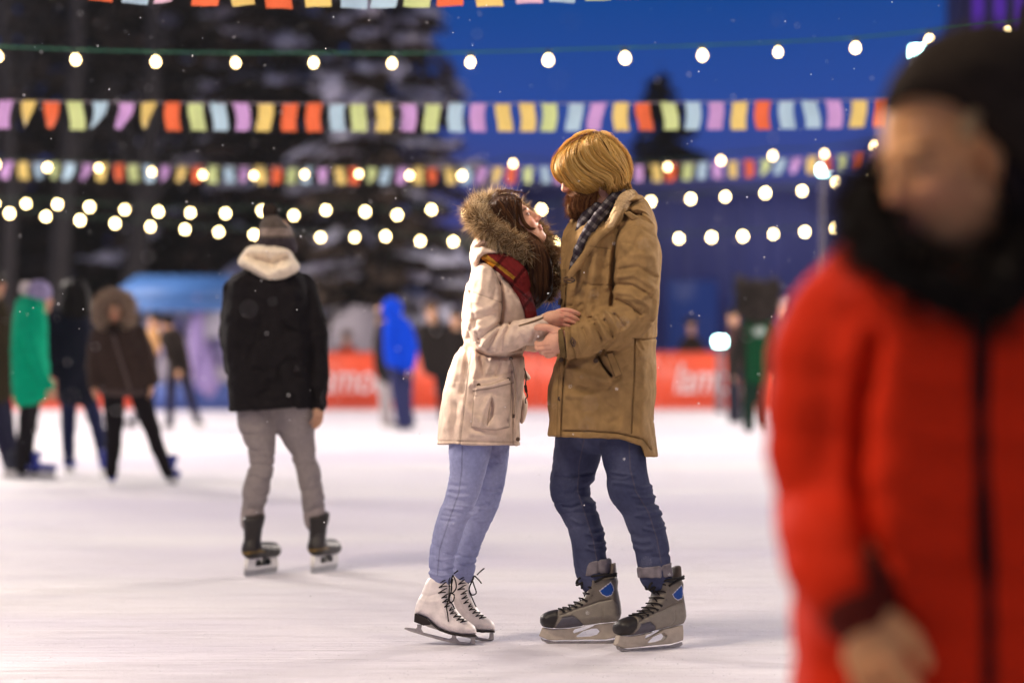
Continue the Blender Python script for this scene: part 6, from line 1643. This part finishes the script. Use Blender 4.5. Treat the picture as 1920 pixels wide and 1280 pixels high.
# ------------------------------------------------------------------ strings of bulbs
M_BULB = mat('bulb glow', (1, .9, .7), rough=.3, emit=(1.0, .74, .34), estr=36)
M_BULBN = mat('near bulb glow', (1, .9, .7), rough=.3, emit=(1.0, .72, .33), estr=13)
M_CORD = mat('cord', (.02, .05, .03), rough=.6)
M_GCORD = mat('green cord', (.02, .16, .09), rough=.5)
def bulb_mesh(r, M_BULB=M_BULB):
    mb = MB()
    mb.lathe([(.0, -1.15 * r), (.45 * r, -1.08 * r), (.82 * r, -.75 * r), (1.0 * r, -.2 * r), (.95 * r, .25 * r), (.7 * r, .75 * r), (.45 * r, 1.05 * r), (.42 * r, 1.25 * r)], (0, 0, 0), 14)
    o = mb.build('bulb', M_BULB, None, (0, 0, 0), True); m = o.data; bpy.data.objects.remove(o)
    mb = MB(); mb.lathe([(.0, 2.5 * r), (.5 * r, 2.45 * r), (.56 * r, 1.15 * r), (.0, 1.1 * r)], (0, 0, 0), 10)
    o = mb.build('socket', M_CORD, None, (0, 0, 0), True); m2 = o.data; bpy.data.objects.remove(o)
    return m, m2
BUL = bulb_mesh(.027, M_BULBN); BULS = bulb_mesh(.031)
def bulb_string(pts, D, label, cordm, bul=BUL, ext=8, drop=.065):
    p = np.array(pts, float)
    sp = np.diff(p[:, 0]).mean()
    L = np.array([(p[0, 0] - sp * k, p[0, 1] - (p[1, 1] - p[0, 1]) * k - .8 * k * k) for k in range(ext, 0, -1)])
    Rr = np.array([(p[-1, 0] + sp * k, p[-1, 1] + (p[-1, 1] - p[-2, 1]) * k * .8 - .4 * k * k) for k in range(1, ext + 1)])
    p = np.vstack([L, p, Rr])
    Wp = np.array([W(a, b, D) for a, b in p])
    o = empty('string_light', Wp[len(Wp) // 2], label, 'string light', 'strings of bulbs over the rink')
    cab = crom(Wp + np.array([0, 0, drop]), 4)
    mb = MB(); mb.tube(cab, .006, 5); mb.build('cable', cordm, o, o.location, True)
    for w in Wp:
        b = bpy.data.objects.new('bulb', bul[0]); COL.objects.link(b); b.parent = o; b.location = [float(v) for v in (w - np.array(o.location))]
        c = bpy.data.objects.new('socket', bul[1]); COL.objects.link(c); c.parent = b
        b.rotation_euler = (random.uniform(-.15, .15), random.uniform(-.2, .2), 0); b.scale = [random.uniform(.88, 1.10)] * 3
bulb_string([(-4, 106), (142, 112), (292, 116), (442, 118), (588, 118), (735, 119), (882, 117), (1028, 113), (1172, 109), (1317, 104), (1459, 98), (1604, 90), (1743, 76), (1890, 62)], 15.6, 'nearest string of bulbs with a green cord, crossing above the couple', M_GCORD)
bulb_string([(-8, 308), (89, 314), (185, 315), (285, 322), (380, 328), (476, 329), (571, 327), (673, 326), (768, 329), (866, 329), (962, 307), (1058, 316), (1155, 316), (1252, 313), (1352, 301), (1449, 292), (1546, 289), (1640, 275), (1738, 262), (1836, 250)], 23.0, 'string of bulbs level with the small flags and the blond hair', M_CORD)
bulb_string([(-10, 382), (49, 382), (108, 383), (168, 388), (234, 393), (297, 397), (357, 399), (423, 400), (491, 395), (551, 404), (611, 394), (685, 397), (745, 403), (809, 393), (877, 400), (946, 398), (1015, 393), (1085, 388), (1153, 384), (1220, 378), (1295, 373), (1360, 369), (1435, 362), (1504, 358), (1568, 342), (1636, 334), (1704, 326)], 35.5, 'upper of the two farthest strings of bulbs', M_CORD, BULS)
bulb_string([(18, 400), (86, 406), (150, 413), (216, 419), (282, 425), (347, 430), (410, 435), (476, 440), (538, 443), (601, 445), (665, 445), (723, 443), (788, 452), (850, 453), (912, 455), (975, 456), (1038, 455), (1096, 452), (1155, 450), (1214, 449), (1273, 447), (1334, 445), (1393, 443), (1450, 439), (1509, 435), (1566, 428), (1626, 422), (1688, 415)], 34.0, 'lower of the two farthest strings of bulbs', M_CORD, BULS)

# ------------------------------------------------------------------ bunting
FC = {'purple': (.52, .30, .58), 'yellow': (.74, .56, .17), 'red': (.74, .14, .05), 'green': (.54, .63, .27), 'blue': (.40, .56, .66), 'pink': (.64, .42, .55)}
FM = {k: mat('flag ' + k, v, rough=.75, var=.06, vscale=9, bump=.2, bscale=60, tl=.35) for k, v in FC.items()}
for m_ in FM.values():
    m_.node_tree.nodes['Principled BSDF'].inputs['Subsurface Weight'].default_value = 0
def bunting(x0, x1, sp, top, D, fw, fh, cyc, label, twist, seed):
    g = random.Random(seed)
    mid = W((x0 + x1) / 2, top((x0 + x1) / 2), D)
    o = empty('bunting', mid, label, 'bunting', 'strings of paper flags over the rink')
    xs = np.arange(x0, x1 + 1, sp)
    line = np.array([W(x, top(x), D) for x in np.arange(x0 - sp * 3, x1 + sp * 3, sp / 2)])
    mb = MB(); mb.tube(line, .0035, 4); mb.build('string', bpy.data.materials.get('bunting string') or mat('bunting string', (.45, .38, .42), rough=.8), o, mid, True)
    for i, x in enumerate(xs):
        c = cyc[i % len(cyc)] if g.random() > .12 else g.choice(cyc)
        x += g.uniform(-2.5, 2.5) * sp / 44; p = W(x, top(x), D)
        nx, nz = 5, 7
        t = twist(x, g); sw = g.uniform(-.05, .05) * (1 + 2 * abs(t))
        V = []
        for k in range(nz):
            v = k / (nz - 1)
            for j in range(nx):
                u = j / (nx - 1) - .5
                a = t * v
                xx, yy = (u + .5) * fw * math.cos(a) - .5 * fw, (u + .5) * fw * math.sin(a)
                V.append((xx + sw * fh * v + .010 * math.sin(v * 4 + i), yy + .02 * math.sin(v * 3 + i * 2) + .010 * math.cos(u * 5 + i), -v * fh * (1 - .05 * abs(t)) + .004))
        V = np.array(V) + p
        q = np.array([(k * nx + j, k * nx + j + 1, (k + 1) * nx + j + 1, (k + 1) * nx + j) for k in range(nz - 1) for j in range(nx - 1)])
        mesh('flag', V, q, FM[c], o, mid)
cy = ['purple', 'yellow', 'red', 'green', 'blue']
sag = lambda x, a, m, w: a + m * (1 - ((x - 760) / w) ** 2)
bunting(-34.4 - 44.4 * 1, 1990, 44.4, lambda x: sag(x, 186, 9, 960), 16.8, .104, .198, ['green', 'blue', 'purple', 'yellow', 'red'], 'nearer string of large paper flags crossing behind the blond hair',
        lambda x, g: g.uniform(1.0, 1.5) * g.choice((-1, 1)) if x < 350 and g.random() < .75 else g.uniform(-.45, .45), 3)
bunting(-45, 1980, 29.6, lambda x: sag(x, 290, 24, 1150) - max(0, (x - 1200)) * .028, 25.2, .100, .180, ['green', 'blue', 'purple', 'yellow', 'red'], 'farther string of small paper flags among the bulbs', lambda x, g: g.uniform(-1.25, 1.25), 5)
bunting(-76, 1990, 66.5, lambda x: -68 + 3 - 14 * ((x - 640) / 480) ** 2, 11.2, .125, .205, ['yellow', 'pink', 'blue', 'green', 'red'], 'string of flags cut off by the top edge of the photo', lambda x, g: g.uniform(-.8, .8) if x < 480 else g.uniform(-.35, .35), 8)

# ------------------------------------------------------------------ floodlights on masts
M_MAST = mat('mast', (.16, .16, .18), rough=.5, metal=.4)
M_POST = mat('pale post', (.11, .10, .14), rough=.7)
M_LAMP = mat('flood lens', (1, 1, 1), emit=(1.0, .86, .66), estr=30)
M_LAMPC = mat('cool flood lens', (1, 1, 1), emit=(.55, 1.0, .92), estr=28)
def mast(pos, aim, power, color, label, cone=130, radius=.35, lens=None, lsize=.30, polem=None):
    x, y, z = pos
    o = empty('floodlight_mast', (x, y, 0), label, 'floodlight', 'floodlights round the rink')
    mb = MB(); mb.tube([(x, y, 0), (x, y, z * .5), (x, y, z - .1)], [.09, .075, .06], 10); mb.build('pole', polem or M_MAST, o, o.location, True)
    d = Vector(aim) - Vector(pos); d.normalize()
    q = d.to_track_quat('-Z', 'Y'); R = np.array(q.to_matrix())
    P = np.array(pos)
    mb = MB(); mb.box(P + (-lsize, -lsize * .75, .0), P + (lsize, lsize * .75, .16), None, R, P); mb.build('lamp_head', M_MAST, o, o.location)
    mb = MB(); mb.box(P + (-lsize * .9, -lsize * .65, -.012), P + (lsize * .9, lsize * .65, -.002), None, R, P); mb.build('lens', lens or M_LAMP, o, o.location)
    if power:
        l = bpy.data.lights.new('flood', 'SPOT'); l.energy = power; l.color = color; l.spot_size = math.radians(cone); l.spot_blend = .5; l.shadow_soft_size = radius
        lo = bpy.data.objects.new('flood', l); COL.objects.link(lo); lo.parent = o
        lo.location = [float(v) for v in (P + np.array(d) * .06 - np.array(o.location))]; lo.rotation_euler = q.to_euler()
WARM = (1.0, .82, .62); NEUT = (1.0, .88, .79)
mast((-5.8, 4.6, 9.0), (.2, 9.5, .8), 3500, WARM, 'added unseen warm floodlight mast on the near left side of the rink', 120, 1.4)  # key lamp added out of frame to light the couple from the left
mast((6.0, .5, 7.0), (.15, 9.3, 1.0), 1900, WARM, 'added unseen warm floodlight mast on the near right side of the rink', 40, 1.2)  # front fill added out of frame, its cone narrowed to the couple
mast((-9.5, 14.0, 6.4), (.12, 8.9, 1.74), 32000, NEUT, 'added unseen floodlight mast on the left side behind the couple', 10.5, .3)  # narrow rim spot added out of frame for hair and hood
mast((9.5, 15.0, 7.0), (.25, 8.9, 1.78), 7500, NEUT, 'added unseen floodlight mast on the right side behind the couple', 10, .3)  # second rim spot, likewise added out of frame
for s_, nm in ((-1, 'left'), (1, 'right')):
    mast((s_ * 15, 30, 9), (s_ * 1.0, 25, 0), 16500, NEUT, 'added unseen tall floodlight mast halfway down the %s side of the rink' % nm, 140, 3.0)  # unseen pair added to brighten the far ice
    mast((s_ * 16, 46, 9), (s_ * 7, 42, 0), 12000, NEUT, 'added unseen tall floodlight mast at the far %s corner of the rink' % nm, 150, 3.0)  # unseen pair added for the far ice, spilling onto the trees
p = W(1722, 98, 30); mast(tuple(p), (0, 0, 1.2), 0, None, 'cool white floodlight shining past the dark beanie', lens=M_LAMPC, lsize=.10)
p = W(1350, 640, 47.5); mast(tuple(p), (0, 0, 1.0), 0, None, 'cool white lamp on a short post in front of the barrier', lens=M_LAMPC, lsize=.11)
p = W(1545, 319, 44.0); mast(tuple(p), (0, 0, 1.2), 0, None, 'cool white lamp high on a pale post left of the red coat', lens=M_LAMPC, lsize=.10, polem=M_POST)

# ------------------------------------------------------------------ falling snow
g = np.random.default_rng(5)
n = 750
Ys = g.uniform(3.5, 14, n); Ps = np.stack([(g.uniform(-40, 1960, n) - CX) * Ys / F, Ys, EYE - (g.uniform(-20, 1290, n) - HY) * Ys / F], 1)
Ps = Ps[Ps[:, 2] > .02]; n = len(Ps)
octv = np.array([(1, 0, 0), (-1, 0, 0), (0, 1, 0), (0, -1, 0), (0, 0, 1.2), (0, 0, -1.2)])
octf = np.array([(0, 2, 4), (2, 1, 4), (1, 3, 4), (3, 0, 4), (2, 0, 5), (1, 2, 5), (3, 1, 5), (0, 3, 5)])
rs_ = g.uniform(.0010, .0026, n)
V = (Ps[:, None] + octv[None] * rs_[:, None, None]).reshape(-1, 3)
Q = (np.arange(n)[:, None, None] * 6 + octf[None]).reshape(-1, 3)
tag(mesh('falling_snow', V, Q, mat('snowflake', (.95, .95, .97), rough=.6)), kind='stuff')

# crumbs of ice scraped up by the blades
n = 900
Ys = g.uniform(7.9, 9.6, n); Xs = np.where(g.random(n) < .6, g.normal(.1, .45, n), g.uniform(-2.0, 1.4, n))
rs_ = g.uniform(.0007, .0022, n)
V = (np.stack([Xs, Ys, rs_ * .3], 1)[:, None] + octv[None] * rs_[:, None, None] * np.array([1.6, 1.6, .8])).reshape(-1, 3)
Q = (np.arange(n)[:, None, None] * 6 + octf[None]).reshape(-1, 3)
tag(mesh('ice_crumbs', V, Q, mat('ice crumb', (.80, .80, .86), rough=.6)), kind='stuff')

# ------------------------------------------------------------------ dusk haze over the rink
hz_m = bpy.data.materials.new('haze'); hz_m.use_nodes = True
hn = hz_m.node_tree; hn.nodes.clear()
ho = hn.nodes.new('ShaderNodeOutputMaterial'); hv = hn.nodes.new('ShaderNodeVolumePrincipled')
hv.inputs['Color'].default_value = (.85, .88, .95, 1); hv.inputs['Density'].default_value = .0002; hv.inputs['Anisotropy'].default_value = .2
hn.links.new(hv.outputs[0], ho.inputs['Volume'])
mb = MB(); mb.box((-320, -70, -1.02), (320, 430, 30)); tag(mb.build('haze', hz_m), kind='stuff')
